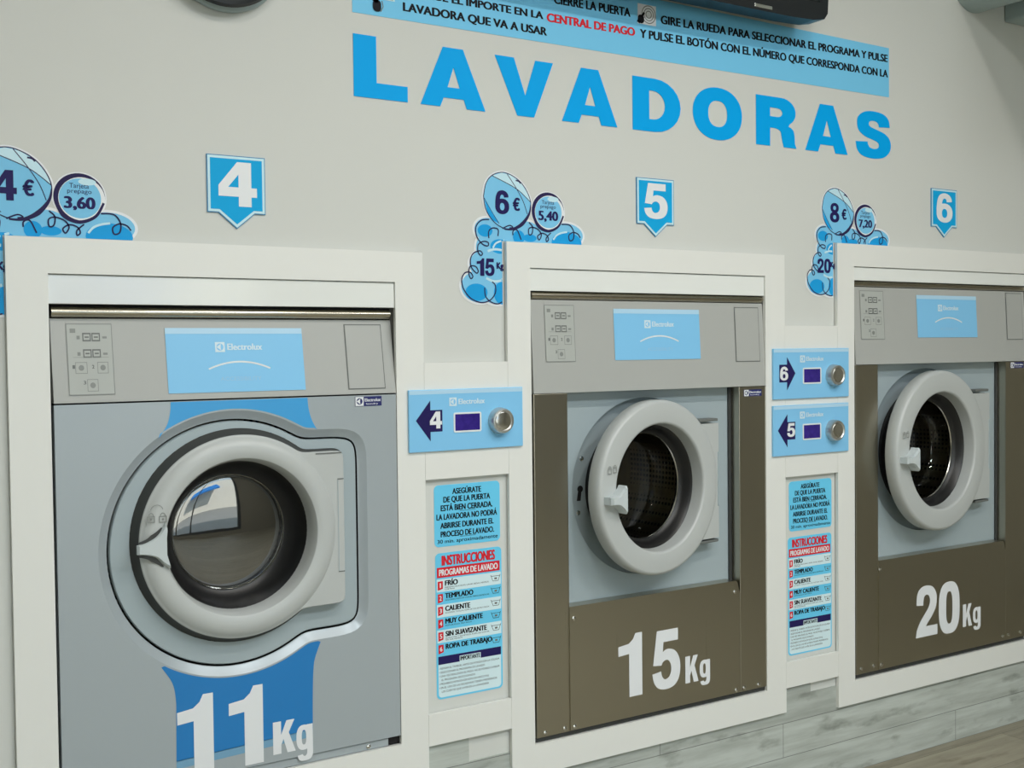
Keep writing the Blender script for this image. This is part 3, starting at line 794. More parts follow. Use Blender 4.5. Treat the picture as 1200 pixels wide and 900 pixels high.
# ------------------------------------------------------------------ the stainless machines
def machine_big(label, kg, X0_, X1_, Z0_, pil_l, pil_r, zb, zt, z_bar, lowtop, dish, door, info, panel, lid, badge, digits, screws, opening, marks):
    t = thing('washing_machine', label, 'washing machine', ((X0_ + X1_) / 2, .3, Z0_), 'washing machines in the wall')
    cabinet(t, X0_, X1_, Z0_ + .002, z_bar[1])
    PY, FYm = .023, -.010
    # grey front plate with the round dish the door closes into
    dx, dz, dr, ro = dish
    b = MB()
    b.poly([[(pil_l - .02, lowtop - .03), (pil_r + .02, lowtop - .03), (pil_r + .02, zb + .02), (pil_l - .02, zb + .02)], circle(dx, dz, dr, 96)[::-1]], PY, 'door_grey_dark')
    b.lathe([(dr - .010, PY + .018), (dr - .001, PY + .012), (dr, PY)], dx, dz, 'door_grey_dark', 96)
    b.lathe([(ro, PY + .018), (dr - .010, PY + .018)], dx, dz, 'door_grey_dark', 96)
    b.box(pil_r - .009, pil_r - .0002, PY - .006, PY - .0002, lowtop - .03, zb - .002, 'dark_grey', .001)  # dark strip standing in for the shadow along the plate's right edge
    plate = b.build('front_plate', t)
    b = MB(); b.lathe([(ro - .022, PY + .030), (ro - .024, PY + .012), (ro - .012, PY + .004), (ro - .001, PY + .010), (ro, PY + .018)], dx, dz, 'rubber', 96); b.build('door_seal', plate)
    for sx, sz in marks[:2]: screw(plate, sx, sz, PY + .018, .006)
    kx, kz = marks[2]
    b = MB(); b.poly([ell(kx + .003, kz + .010, .008, .008, 20)], PY + .0172, 'black_gap'); b.poly([[(kx - .007, kz - .017), (kx + .004, kz - .017), (kx + .007, kz + .008), (kx - .003, kz + .006)]], PY + .0171, 'black_gap'); b.build('lock_slot', plate)
    # stainless side pillars and lower panel
    b = MB(); b.box(X0_, pil_l, FYm, PY + .004, Z0_ + .010, zb - .001, 'stainless', .0015); pl = b.build('side_pillar', t)
    b = MB(); b.box(pil_r, X1_, FYm, PY + .004, Z0_ + .010, zb - .001, 'stainless', .0015); pr = b.build('side_pillar', t)
    maker_badge(pr, *badge, FYm - .001)
    lx0, lx1 = pil_l - .002, pil_r - .010
    r = .010
    b = MB(); b.poly([[(lx0, Z0_ + .012), (lx1 + .006, Z0_ + .012), (lx1 + .006, lowtop - .030)] + [(lx1 + .003, lowtop - .024)] + arc(lx1 - r, lowtop - r, r, r, 0, 90, 6) + [(lx0, lowtop)]], FYm - .003, 'stainless', back=FYm + .0305)
    low = b.build('lower_panel', t)
    b = MB()
    for ch, a0, a1, c0, c1 in digits: heavy(b, ch, a0, a1, c0, c1, FYm - .0036, 'print_white')
    b.build('capacity_decal', low)
    for sx, sz, own in screws:
        screw({'l': pl, 'r': pr, 'p': low}[own], sx, sz, FYm if own != 'p' else FYm - .003)
    b = MB(); b.box(X0_, X1_, -.004, PY + .02, Z0_, Z0_ + .0095, 'dark_grey', .001); b.build('foot_strip', t)
    top_bar(t, X0_ + .001, X1_ - .002, z_bar[0] + .001, z_bar[1], -.001)
    b = MB(); b.box(X0_ + .001, X1_ - .001, .012, .034, zb + .001, z_bar[1], 'black_gap'); b.build('backing_frame', t)
    fascia(t, X0_, X1_, zb, zt, -.0115, -.001, info, panel, lid)
    drum(t, dx, dz, ro + .002, opening, PY + .03, (25, 145, 265))
    # door, standing slightly ajar on its right hinge
    cx, cz, ri, rr, ang, hx, hy = door
    a = radians(ang); ca, sa = cos(a), sin(a)
    cy = hy - (hx - cx) * math.tan(a)
    def tf(p):   # door space: x from the centre, y depth (negative to the front), z height
        u, v, z = p[0], -p[1], p[2]
        return (cx + u * ca + v * sa, cy + u * sa - v * ca, cz + z)
    n = 144
    L = (hx - cx) / ca
    c = lambda q: circle(0, 0, q, n)
    b = MB()
    b.loft([at(c(rr - .012), .040), at(c(rr + .001), .037), at(c(rr + .004), .032), at(c(rr + .0045), .012), at(c(rr + .0035), .006), at(c(rr + .001), .0015), at(c(rr - .003), -.001), at(c(rr - .005), -.0014), at(c((rr + ri) / 2), -.0030), at(c(ri + .006), -.0022), at(c(ri + .004), -.0018), at(c(ri + .0015), 0), at(c(ri), .0025), at(c(ri - .0007), .006), at(c(ri - .004), .031)], 'door_grey')
    b.loft([at(c(ri - .004), .031), at(c(ri - .004), .056), at(c(rr - .012), .040)], 'door_grey_dark')
    dr_o = b.build('door', t, tf)
    b = MB()
    hz = rr * .70
    q = rr - .004; am = math.degrees(math.asin(hz / q))
    b.poly([arc(0, 0, q, q, am, -am, 24) + [(L, -hz), (L, hz)]], .006, 'door_grey', back=.034)
    b.build('hinge_plate', dr_o, tf)
    for z in (hz + .008, -hz - .008):
        b = MB(); b.box(L - .065, L + .004, .010, .040, z - .0035, z + .0035, 'lines_grey', .002); b.build('hinge_arm', dr_o, tf)
    b = MB(); b.box(L - .004, L + .004, .004, .03, -hz * .45, hz * .50, 'door_grey_dark', .001); b.build('hinge_cover', dr_o, tf)
    b = MB(); b.lathe([(ri - .0038, .0305), (ri - .010, .036), (ri - .014, .048), (ri - .019, .055), (ri - .0235, .058), (ri - .0245, .066)], 0, 0, 'rubber', n); b.build('door_collar', dr_o, tf)
    b = MB(); g = ri - .0238
    b.lathe([(g, .061), (g - .004, .080), (g - .010, .100), (g - .020, .112), (g * .5, .118), (.001, .119)], 0, 0, 'door_glass', n, cap=True); b.build('glass', dr_o, tf)
    b = MB()
    for a0 in range(0, 1): b.lathe([(g - .002, .0600), (g - .0005, .0575), (g + .002, .0595)], 0, 0, 'chrome', n)
    b.build('glass_rim', dr_o, tf)
    # waisted handle on the free edge
    b = MB()
    w0, w1 = -rr + .022, -ri + .020
    up = catmull([(w0, .010), (w0 + (w1 - w0) * .45, .013), (w0 + (w1 - w0) * .8, .030), (w1 - .004, .040), (w1, .041)], 6)
    lp = up + [(x, -z - .003) for x, z in up[::-1]]
    lp = [(x - .012, z * .74 - .012) for x, z in lp]
    lp_in = [(w0 - .008 + (x - w0 + .012) * .86, -.0131 + (z + .0131) * .80) for x, z in lp]
    lp, lp_in = lp[::-1], lp_in[::-1]
    b.loft([at(lp_in, -.030), at(lp, -.024), at(lp, -.002)], 'handle_grey', smooth=False); b.poly([lp_in], -.030, 'handle_grey')
    b.build('handle', dr_o, tf)
    b = MB()
    for x, z in ((-rr + .026, .052), (-rr + .042, .054)):
        s = .008
        b.poly([[(x - s * .7, z - s), (x + s * .7, z - s), (x + s * .7, z + s * .6), (x - s * .7, z + s * .6)], [(x - s * .5, z - s * .75), (x + s * .5, z - s * .75), (x + s * .5, z + s * .4), (x - s * .5, z + s * .4)]], -.0048, 'faint_grey')
        b.ribbon([(x + s * .5 * cos(radians(q)), z + s * .6 + s * .6 * sin(radians(q))) for q in range(0, 181, 30)], .0014, -.0048, 'faint_grey')
    b.build('lock_icons', dr_o, tf)
    return t

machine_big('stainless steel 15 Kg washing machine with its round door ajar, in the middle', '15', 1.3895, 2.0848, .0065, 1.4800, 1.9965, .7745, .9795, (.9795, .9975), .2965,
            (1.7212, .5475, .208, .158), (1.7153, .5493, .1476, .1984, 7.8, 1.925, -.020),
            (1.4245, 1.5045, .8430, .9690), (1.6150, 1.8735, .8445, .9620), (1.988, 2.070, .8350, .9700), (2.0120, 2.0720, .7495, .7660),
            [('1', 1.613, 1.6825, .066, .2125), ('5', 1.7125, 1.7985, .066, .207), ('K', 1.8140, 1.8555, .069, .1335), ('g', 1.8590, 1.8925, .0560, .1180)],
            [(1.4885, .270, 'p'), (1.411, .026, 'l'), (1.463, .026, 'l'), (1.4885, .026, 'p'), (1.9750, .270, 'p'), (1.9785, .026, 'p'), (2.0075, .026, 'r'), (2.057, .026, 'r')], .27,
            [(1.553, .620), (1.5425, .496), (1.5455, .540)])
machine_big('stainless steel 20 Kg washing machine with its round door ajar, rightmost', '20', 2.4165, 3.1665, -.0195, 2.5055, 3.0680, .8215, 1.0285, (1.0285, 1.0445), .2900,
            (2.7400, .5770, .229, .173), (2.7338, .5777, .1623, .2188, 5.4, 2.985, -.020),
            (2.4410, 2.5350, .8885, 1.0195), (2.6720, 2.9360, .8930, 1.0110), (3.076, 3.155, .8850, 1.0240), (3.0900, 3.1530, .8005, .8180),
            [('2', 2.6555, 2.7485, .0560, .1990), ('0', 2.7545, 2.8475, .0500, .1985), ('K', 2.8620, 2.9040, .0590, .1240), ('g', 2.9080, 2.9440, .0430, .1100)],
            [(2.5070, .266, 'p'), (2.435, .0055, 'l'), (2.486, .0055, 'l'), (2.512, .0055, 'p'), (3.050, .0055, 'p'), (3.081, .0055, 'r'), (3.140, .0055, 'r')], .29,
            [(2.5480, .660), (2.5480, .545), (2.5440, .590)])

# ------------------------------------------------------------------ control panels on the white filler panels
def control_panel(num, x0, zc, right, label):
    w, h = .2755, .1275
    t = thing('control_panel', label, 'control panel', (x0 + w / 2, FY, zc - h / 2), 'blue control panels')
    x1, z0, z1 = x0 + w, zc - h / 2, zc + h / 2
    y = FY - .006
    b = MB(); b.box(x0, x1, y, FY - .0002, z0, z1, 'panel_blue', .0012)
    b.rect(x0 + .0015, x1 - .0015, z1 - .0095, z1 - .0015, y - .0002, 'panel_blue_light')
    maker_logo(b, x0 + .094, zc + .0285, .0175, y - .0003, x0 + .180, 'panel_blue', 'print_pale')
    b.build('face_plate', t)
    b = MB()
    if right: pts = [(.020, -.021), (.047, -.021), (.047, -.0415), (.0765, .001), (.047, .0425), (.047, .0235), (.020, .0235)]
    else: pts = [(.0155, .001), (.049, -.0425), (.049, -.023), (.077, -.023), (.077, .0215), (.049, .0215), (.049, .0415)]
    b.poly([[(x0 + a, zc + c) for a, c in pts]], y - .0005, 'print_navy')
    dx = .022 if right else .0475
    heavy(b, num, x0 + dx, x0 + dx + .0285, zc - .0165, zc + .0185, y - .0009, 'print_white')
    b.build('number_arrow', t)
    b = MB()
    b.poly([rrect(x0 + .1035, x0 + .1705, zc - .0270, zc + .0145, .004), [(x0 + .107, zc - .0235), (x0 + .107, zc + .011), (x0 + .167, zc + .011), (x0 + .167, zc - .0235)]], y - .0012, 'print_white', back=y)
    b.rect(x0 + .107, x0 + .167, zc - .0235, zc + .011, y - .0006, 'display')
    b.build('display_window', t)
    b = MB()
    kx, kz = x0 + .2155, zc - .0065
    b.lathe([(.0285, y - .0002), (.0280, y - .004), (.0265, y - .016), (.0250, y - .0185), (.0225, y - .019), (.0205, y - .0170), (.0195, y - .0165)], kx, kz, 'knob_metal', 48)
    b.lathe([(.0195, y - .0165), (.0185, y - .018), (.017, y - .0185), (.001, y - .0187)], kx, kz, 'chrome', 48, cap=True)
    b.build('dial', t)
    return t
control_panel('4', 1.0805, .7270, False, 'blue control panel with arrow 4 pointing left, beside the 11 Kg machine')
control_panel('6', 2.1065, .8025, True, 'blue control panel with arrow 6 pointing right, upper of two')
control_panel('5', 2.1050, .6590, False, 'blue control panel with arrow 5 pointing left, lower of two')

# ------------------------------------------------------------------ wall lettering, number signs
SPOTS = [('L', .977, 1.0965, 'first letter'), ('A', 1.126, 1.281, 'first A, right after the L'), ('V', 1.306, 1.456, 'between two letters A'), ('A', 1.479, 1.633, 'second A, between V and D'),
         ('D', 1.678, 1.8225, 'middle letter'), ('O', 1.861, 2.020, 'between D and R'), ('R', 2.068, 2.209, 'after the O'), ('A', 2.241, 2.399, 'third A, between R and S'), ('S', 2.431, 2.570, 'last letter')]
for ch, x0, x1, wh in SPOTS:
    b = MB(); d = .0015 if ch in 'OS' else 0
    heavy(b, ch, x0, x1, 1.3755 - d, 1.4985 + d, -.0015, 'letter_blue', back=-.0002)
    tag(b.build('wall_letter'), 'large blue wall letter %s of the word LAVADORAS, %s' % (ch, wh), 'letter', 'letters of the word LAVADORAS')

def number_sign(num, x0, z1, label):
    w, h, tip = .1121, .1067, .1357
    sh = .19
    def outline(e):
        pts = [(x0 + e, z1 - e), (x0 + e, z1 - h + e), (x0 + sh * w + e * .3, z1 - h + e), (x0 + w / 2, z1 - tip + e * 1.35), (x0 + (1 - sh) * w - e * .3, z1 - h + e), (x0 + w - e, z1 - h + e), (x0 + w - e, z1 - e)]
        return pts
    b = MB()
    b.poly([outline(0)], -.003, 'sign_outline', back=-.0002)
    b.poly([outline(.0016)], -.0033, 'sign_edge')
    b.poly([outline(.0062)], -.0036, 'sign_blue')
    s = tag(b.build('number_sign'), label, 'sign', 'blue number signs')
    b = MB(); heavy(b, num, x0 + .19 * w, x0 + .85 * w if num == '4' else x0 + .82 * w, z1 - .094, z1 - .0115, -.0040, 'print_white'); b.build('number', s)
number_sign('4', .6777, 1.2375, 'blue arrow shaped sign with white number 4 above the 11 Kg machine')
number_sign('5', 1.6860, 1.2665, 'blue arrow shaped sign with white number 5 above the 15 Kg machine')
number_sign('6', 2.7376, 1.3110, 'blue arrow shaped sign with white number 6 above the 20 Kg machine')

# ------------------------------------------------------------------ soap bubble price stickers
def price_sticker(price, card, kg, ox, oz, cutx, cutz, label):
    """drawn in units of the artwork, (558, 290) is the centre of the small bubble; the lower right is trimmed along the white frame"""
    ax, az = .000441, .0003687
    P = lambda x, z: (ox + (x - 558) * ax, oz - (z - 290) * az)
    def clip(lp):
        def cut(poly, inside, inter):
            out = []
            for i in range(len(poly)):
                a, b_ = poly[i - 1], poly[i]
                if inside(b_):
                    if not inside(a): out.append(inter(a, b_))
                    out.append(b_)
                elif inside(a): out.append(inter(a, b_))
            return out
        up = cut(lp, lambda p: p[1] >= cutz, lambda a, b_: (a[0] + (b_[0] - a[0]) * (cutz - a[1]) / (b_[1] - a[1]), cutz))
        lo = cut(lp, lambda p: p[1] <= cutz, lambda a, b_: (a[0] + (b_[0] - a[0]) * (cutz - a[1]) / (b_[1] - a[1]), cutz))
        lo = cut(lo, lambda p: p[0] <= cutx, lambda a, b_: (cutx, a[1] + (b_[1] - a[1]) * (cutx - a[0]) / (b_[0] - a[0]))) if lo else []
        return [q for q in (up, lo) if len(q) > 2]
    b = MB(); lay = [.0005]
    def up():   # every printed shape lies a hair above the one before it
        lay[0] += .00002
        return -lay[0]
    def shape(pts, m, level):
        for lp in clip([P(*q) for q in pts]): b.poly([lp], up(), m)
    def line(pts, w, m, level, n=7):
        sp = [P(*q) for q in catmull(pts, n)]
        k = len(sp)
        ok = [q for q in sp if q[1] >= cutz or q[0] <= cutx]
        run = []
        for q in sp + [None]:
            if q is not None and (q[1] >= cutz + .001 or q[0] <= cutx - .001): run.append(q)
            else:
                if len(run) > 1: b.ribbon(run, w, up(), m)
                run = []
    lumps = [(205, 415, 72, 66), (300, 450, 110, 70), (430, 430, 90, 75), (520, 455, 70, 60), (665, 425, 108, 72), (200, 520, 60, 80), (215, 620, 112, 95), (160, 745, 104, 92), (255, 770, 92, 74), (290, 560, 70, 120)]
    big = [(185, 225), (200, 150), (235, 102), (290, 80), (345, 92), (400, 130), (440, 190), (457, 255), (440, 320), (400, 372), (350, 400), (305, 404), (255, 380), (215, 335), (193, 285)]
    bigs = catmull(big, 5, True)
    grow = lambda pts, e: [(x, z) for x, z in offset_loop(pts, e)]
    # white backing cut around the artwork
    for cx, cz, rx, rz in lumps: shape(ell(cx, cz, rx + 12, rz + 13, 36), 'print_white', 0)
    cw = sum(bigs[i - 1][0] * bigs[i][1] - bigs[i][0] * bigs[i - 1][1] for i in range(len(bigs)))
    shape(offset_loop(bigs, 10 if cw > 0 else -10), 'print_white', 0.3)
    shape(ell(560, 290, 104, 120, 40), 'print_white', 0.6)
    # foam
    for cx, cz, rx, rz in lumps: shape(ell(cx, cz, rx, rz, 36), 'bubble_blue', 2)
    for cx, cz, rx, rz in ((192, 422, 42, 36), (275, 510, 55, 42), (385, 450, 34, 40), (450, 452, 40, 22), (672, 470, 92, 66), (140, 778, 62, 50), (285, 780, 48, 66)): shape(ell(cx, cz, rx, rz, 30), 'bubble_deep', 3)
    shape(ell(235, 625, 95, 76, 36), 'bubble_blue', 4)
    for pts, w in (([(590, 455), (610, 428), (640, 412), (675, 404)], .004), ([(205, 540), (240, 528), (280, 530), (306, 545)], .005), ([(195, 695), (235, 712), (275, 708), (306, 692)], .005), ([(235, 520), (255, 490), (300, 472)], .004)):
        line(pts, w, 'bubble_light', 4.5)
    # big bubble with facets
    shape(bigs, 'bubble_blue', 5)
    shape([(235, 104), (290, 82), (322, 88), (372, 165)], 'bubble_light', 6)
    shape([(322, 88), (345, 93), (400, 131), (440, 190), (455, 240), (372, 165)], 'bubble_light', 6)
    shape([(190, 240), (270, 376), (235, 360), (205, 315)], 'bubble_deep', 6)
    for pts, w in (([(235, 104), (372, 168), (455, 240)], .0016), ([(320, 86), (372, 165), (412, 240), (436, 312)], .0016), ([(188, 235), (230, 310), (272, 378)], .0012)): line(pts, w, 'ink_purple', 7)
    line(big + [big[0]], .0018, 'ink_purple', 7)
    line([(457, 255), (446, 312), (405, 372), (352, 404), (300, 408)], (.002, .0085, .002), 'ink_purple', 7.3)
    line([(370, 120), (388, 124), (398, 136)], .003, 'ink_purple', 7.4)
    # small bubble
    shape(ell(560, 290, 98, 114, 40), 'ink_purple', 8)
    shape(ell(569, 296, 89, 102, 40), 'print_white', 8.6)
    shape(ell(562, 294, 80, 94, 40), 'bubble_blue', 9.2)
    shape(ell(590, 215, 34, 16, 20), 'bubble_light', 9.8)
    line([(470, 330), (500, 385), (560, 405), (620, 375), (652, 310)], (.001, .006, .004), 'ink_purple', 9.9)
    # scribbled foam outlines
    for pts in ([(215, 357), (170, 365), (140, 405), (145, 460), (175, 500), (205, 510), (208, 490), (180, 485), (152, 505), (150, 545), (165, 566), (175, 555), (160, 540), (125, 555), (108, 590), (112, 635), (140, 668), (150, 655), (135, 630), (105, 632), (98, 672), (108, 700), (120, 688), (105, 665), (75, 670), (58, 710), (70, 765), (110, 815), (165, 836), (215, 822), (245, 780), (245, 735), (228, 716)],
                [(185, 750), (190, 800), (220, 832), (262, 842), (300, 815), (312, 795)],
                [(212, 465), (212, 425), (235, 405), (265, 412), (264, 450)], [(290, 405), (330, 385), (350, 395), (330, 400)],
                [(350, 440), (352, 415), (375, 410), (398, 465)], [(445, 360), (466, 385), (462, 425), (445, 432), (443, 400), (465, 388), (500, 400), (518, 430), (505, 460), (495, 440), (520, 420), (550, 430), (560, 455), (548, 468), (548, 445), (575, 415)],
                [(640, 360), (690, 362), (715, 400), (712, 445), (690, 455), (685, 425), (710, 405), (740, 412), (756, 435)]):
        line(pts, .0026, 'ink_purple', 10.5, 6)
    T = lambda s, x0, x1, zt, zb, bold, m='print_navy': b.text(s, P(x0, 0)[0], P(x1, 0)[0], P(0, zb)[1], P(0, zt)[1], up() - .0001, m, bold)
    x0, z0 = P(250, 322); x1, z1 = P(330, 184)
    heavy(b, price, x0, x1, z0, z1, up() - .0001, 'print_navy')
    T('€', 350, 393, 226, 296, .035)
    T('Tarjeta', 522, 596, 224, 246, .0); T('prepago', 514, 606, 250, 270, .0)
    T(card, 500, 620, 287, 342, .03)
    if kg:
        xa = 142
        for ch in kg:
            wd = 42 if ch == '1' else 54
            p0, p1 = P(xa, 683), P(xa + wd, 582)
            heavy(b, ch, p0[0], p1[0], p0[1], p1[1], up() - .0001, 'print_navy')
            xa += wd + 4
        T('Kg', 253, 294, 602, 640, .04)
    o = tag(b.build('price_sticker'), label, 'sticker', 'soap bubble price stickers')
price_sticker('6', '5,40', '15', 1.438, 1.173, 1.3185, 1.1040, 'bubble shaped blue price sticker reading 6€ and 15 Kg, on the middle frame corner')
price_sticker('4', '3,60', '11', .452, 1.143, .3275, 1.0725, 'bubble shaped blue price sticker reading 4€, cut by the left edge of the photo')
price_sticker('8', '7,20', '20', 2.466, 1.207, 2.342, 1.1425, 'bubble shaped blue price sticker reading 8€ and 20 Kg, beside the rightmost frame')

# ------------------------------------------------------------------ washing instructions stickers
def safety_sticker(x0, x1, z0, z1, label):
    b = MB(); b.poly([rrect(x0, x1, z0, z1, .010)], -.0008, 'sticker_blue', back=-.0001)
    w, h = x1 - x0, z1 - z0
    for s, a0, a1, v0, v1, bold in (('ASEGÚRATE', .27, .71, .066, .158, .03), ('DE QUE LA PUERTA', .135, .85, .192, .285, .03), ('ESTÁ BIEN CERRADA.', .095, .885, .328, .422, .03),
                                    ('LA LAVADORA NO PODRÁ', .03, .955, .470, .565, .03), ('ABRIRSE DURANTE EL', .085, .90, .612, .705, .03), ('PROCESO DE LAVADO.', .09, .905, .752, .845, .03),
                                    ('30 min. aproximadamente', .04, .96, .885, .945, .008)):
        b.text(s, x0 + a0 * w, x0 + a1 * w, z1 - v1 * h, z1 - v0 * h, -.0011, 'print_black', bold)
    for v in (.437, .857): b.rect(x0 + .38 * w, x0 + .62 * w, z1 - (v + .006) * h, z1 - v * h, -.0011, 'print_black')
    tag(b.build('safety_sticker'), label, 'sticker', 'blue door safety stickers')
def program_sticker(x0, x1, z0, z1, label):
    w, h = x1 - x0, z1 - z0
    X = lambda u: x0 + u * w
    Z = lambda v: z1 - v * h
    b = MB(); b.poly([rrect(x0, x1, z0, z1, .010)], -.0008, 'sticker_blue', back=-.0001)
    y1, y2, y3 = -.0010, -.0012, -.0014
    b.text('INSTRUCCIONES', X(.09), X(.90), Z(.086), Z(.018), y2, 'print_red', .04)
    b.rect(X(.02), X(.97), Z(.168), Z(.098), y1, 'print_red')
    b.text('PROGRAMAS DE LAVADO', X(.05), X(.94), Z(.155), Z(.112), y2, 'print_white', .03)
    rows = [('1', 'FRÍO', .33, ['PRENDAS DELICADAS, LANAS, SEDAS, NEGROS,', 'CORTINAS']), ('2', 'TEMPLADO', .56, ['ALGODÓN, ROPA DE COLOR, FIBRAS SINTÉTICAS']), ('3', 'CALIENTE', .51, ['ALGODÓN, TOALLAS, ROPA DE COLOR MUY SUCIA']),
            ('4', 'MUY CALIENTE', .70, ['ROPA BLANCA, MUY SUCIA']), ('5', 'SIN SUAVIZANTE', .76, ['ALGODÓN Y SINTÉTICO, ROPA DE COLOR,', 'SIN SUAVIZANTE']), ('6', 'ROPA DE TRABAJO', .84, [])]
    for k, (nn, head, xe, small) in enumerate(rows):
        v0 = .178 + k * .0870; v1 = v0 + .0870
        if k % 2 == 0: b.rect(X(.015), X(.985), Z(v1), Z(v0), y1, 'sticker_pale')
        b.poly([[(X(.03), Z(v0 + .014)), (X(.03), Z(v0 + .070)), (X(.03), Z(v0 + .076)), (X(.105), Z(v0 + .066)), (X(.105), Z(v0 + .014))]], y2, 'print_red')
        b.text(nn, X(.058 if nn == '1' else .05), X(.078 if nn == '1' else .086), Z(v0 + .058), Z(v0 + .026), y3, 'print_white', .02)
        b.text(head, X(.135), X(xe), Z(v0 + .047), Z(v0 + .012), y2, 'print_black', .035)
        for q, s in enumerate(small):
            b.text(s, X(.135), X(.80 if len(s) > 30 else .135 + .018 * len(s)), Z(v0 + .064 + .013 * q), Z(v0 + .055 + .013 * q), y2, 'print_black', .0)
        tub = [(X(.83), Z(v0 + .018)), (X(.862), Z(v0 + .060)), (X(.945), Z(v0 + .060)), (X(.975), Z(v0 + .018))]
        b.ribbon(tub, .0011, y2, 'print_black'); b.ribbon([(X(.84), Z(v0 + .026)), (X(.968), Z(v0 + .026))], .0009, y2, 'print_black')
        b.rect(X(.885), X(.925), Z(v0 + .050), Z(v0 + .037), y2, 'lines_grey')
    b.poly([rrect(X(.025), X(.975), Z(.988), Z(.706), .008)], y1, 'sticker_pale')
    b.rect(X(.025), X(.975), Z(.762), Z(.706), y2, 'print_navy')
    b.rect(X(.34), X(.66), Z(.762), Z(.722), y3, 'sticker_pale'); b.text('IMPORTANTE', X(.35), X(.65), Z(.756), Z(.727), -.0016, 'print_black', .03)
    for k, (s, xe) in enumerate((('• REVISAR EL TAMBOR, ANTES DE INTRODUCIR LA COLADA', .95), ('• SELECCIONAR EL PROGRAMA DE LAVADO', .72), ('• UNA VEZ REALIZADO EL PAGO, NO ES POSIBLE CAMBIAR', .95), ('  EL PROGRAMA SELECCIONADO', .57),
                                 ('• PROHIBIDO INTRODUCIR ROPA DE MASCOTAS', .78), ('• EN EL USO DE LAS SECADORAS TIENEN PREFERENCIA', .91), ('  LOS CLIENTES QUE LAVEN EN LA LAVANDERÍA', .78))):
        v = .783 + .0265 * k
        b.text(s.strip(), X(.035 if '•' in s else .07), X(xe), Z(v + .013), Z(v), y2, 'print_black', .0)
    tag(b.build('program_sticker'), label, 'sticker', 'washing program stickers')
safety_sticker(1.145, 1.3055, .4615, .5905, 'blue ASEGÚRATE door warning sticker between the 11 Kg and 15 Kg machines')
program_sticker(1.146, 1.3080, .1420, .4485, 'INSTRUCCIONES washing programs sticker between the 11 Kg and 15 Kg machines')
safety_sticker(2.1765, 2.3335, .3975, .5255, 'blue ASEGÚRATE door warning sticker between the 15 Kg and 20 Kg machines')
program_sticker(2.172, 2.3325, .0775, .3820, 'INSTRUCCIONES washing programs sticker between the 15 Kg and 20 Kg machines')

# ------------------------------------------------------------------ instruction banner over the lettering
b = MB()
b.poly([[(.9765, 1.540), (2.5635, 1.5445), (2.5635, 1.6765), (.9765, 1.690)]], -.0009, 'banner_blue', back=-.0001)
y = -.0013
b.text('PAGUE EL IMPORTE EN LA', 1.108, 1.432, 1.5915, 1.6075, y, 'print_black', .03, -.001)
b.text('CENTRAL DE PAGO', 1.4405, 1.6870, 1.5880, 1.6065, y, 'print_red', .035, .006)
b.text('Y PULSE EL BOTÓN CON EL NÚMERO QUE CORRESPONDA CON LA', 1.7010, 2.5590, 1.5884, 1.6080, y, 'print_black', .03, .0100)
b.text('LAVADORA QUE VA A USAR', 1.0880, 1.4415, 1.5587, 1.5760, y, 'print_black', .03, -.0057)
b.text('CIERRE LA PUERTA', 1.4600, 1.6740, 1.6300, 1.6495, y, 'print_black', .03, .006)
b.text('GIRE LA RUEDA PARA SELECCIONAR EL PROGRAMA Y PULSE', 1.7630, 2.5580, 1.6289, 1.6485, y, 'print_black', .03, .0115)
bn = tag(b.build('instruction_banner'), 'long light blue banner of washing instructions above the word LAVADORAS', 'banner')
b = MB()   # turning dial pictogram with a hand
b.rect(1.6945, 1.7490, 1.6200, 1.6660, y - .0003, 'print_white')
for r in (.020, .014, .008):
    b.ribbon([(1.7270 + r * cos(2 * pi * i / 32), 1.6440 + r * sin(2 * pi * i / 32)) for i in range(32)], .0022, y - .0005, 'faint_grey', closed=True)
b.poly([ell(1.7040, 1.6310, .0095, .0100, 16, 2.4)], y - .0007, 'print_black'); b.ribbon([(1.706, 1.637), (1.714, 1.647)], .0055, y - .0007, 'print_black'); b.ribbon([(1.699, 1.628), (1.6955, 1.622)], .009, y - .0007, 'print_black')
b.build('dial_pictogram', bn)
b = MB()   # coin hand pictogram at the left end
b.poly([[(1.000, 1.5740), (1.070, 1.5740), (1.070, 1.606), (1.000, 1.606)]], y - .0003, 'sticker_pale')
b.ribbon([(1.012, 1.586), (1.030, 1.588), (1.046, 1.584)], .004, y - .0005, 'faint_grey')
b.poly([[(1.047, 1.577), (1.066, 1.576), (1.064, 1.581), (1.050, 1.582)]], y - .0005, 'print_black')
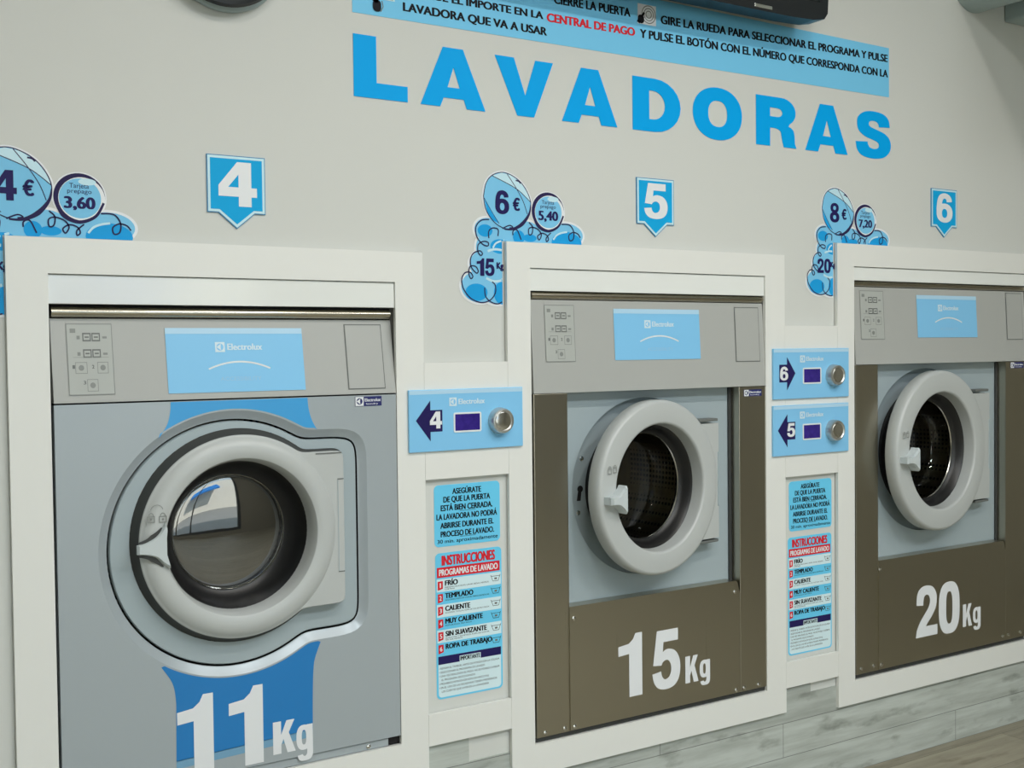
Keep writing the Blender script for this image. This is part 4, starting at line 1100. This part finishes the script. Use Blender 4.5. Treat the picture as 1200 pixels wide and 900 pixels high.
b.poly([ell(1.0300, 1.5600, .0095, .0120, 18, 2.6)], y - .0007, 'print_black'); b.ribbon([(1.0290, 1.567), (1.0195, 1.5735)], .0055, y - .0007, 'print_black'); b.ribbon([(1.0310, 1.566), (1.0290, 1.578)], .005, y - .0007, 'print_black')
b.ribbon([(1.041, 1.571), (1.0435, 1.560), (1.038, 1.549)], .0018, y - .0007, 'lines_grey')
b.build('hand_pictogram', bn)

# ------------------------------------------------------------------ television, round fixture, duct at the top edge of the photo
t = thing('television', 'black flat television hanging above the blue banner, cut by the top edge', 'television', (1.71, -.08, 1.666))
b = MB()
prof = [(1.21, 1.666), (2.082, 1.6667), (2.165, 1.670), (2.201, 1.677), (2.2125, 1.692), (2.215, 1.725), (2.215, 2.24), (1.21, 2.24)]
b.poly([prof], -.103, 'tv_black', back=-.052)
b.build('casing', t)
b = MB(); b.rect(1.24, 2.185, 1.715, 2.21, -.1036, 'tv_screen'); b.build('screen', t)
b = MB(); b.box(1.964, 2.021, -.1050, -.1030, 1.6720, 1.6805, 'chrome', .0008); b.build('emblem_bar', t)
b = MB(); b.box(1.55, 1.87, -.0515, -.001, 1.88, 2.08, 'dark_rim', .004); b.build('wall_bracket', t)

t = thing('round_wall_fixture', 'round dark fixture with a modelled shadow at the top edge, above the 11 Kg machine', 'wall fixture', (.712, 0, 1.50))
b = MB(); b.lathe([(.111, -.0005), (.1145, -.005), (.1140, -.018), (.108, -.024)], .7165, 1.614, 'shadow_grey', 64); b.build('shadow_ring', t)  # grey ring modelled in place of the disc's shadow on the wall
b = MB(); b.lathe([(.104, -.020), (.116, -.026), (.119, -.033), (.115, -.040), (.090, -.045), (.002, -.047)], .7090, 1.6205, 'tv_black', 64, cap=True); b.build('face', t)

b = MB()
b.lathe([(.098, -.0005), (.098, -1.10), (.092, -1.11), (.004, -1.112)], 2.925, 1.922, 'duct_grey', 48, cap=True)
tag(b.build('round_duct'), 'grey round duct sticking out of the wall at the top right corner', 'duct')
b = MB(); b.box(3.072, 3.60, -1.10, -.0005, 1.818, 2.20, 'duct_grey', .006)
tag(b.build('duct_box'), 'grey boxed duct on the wall in the top right corner', 'duct box')
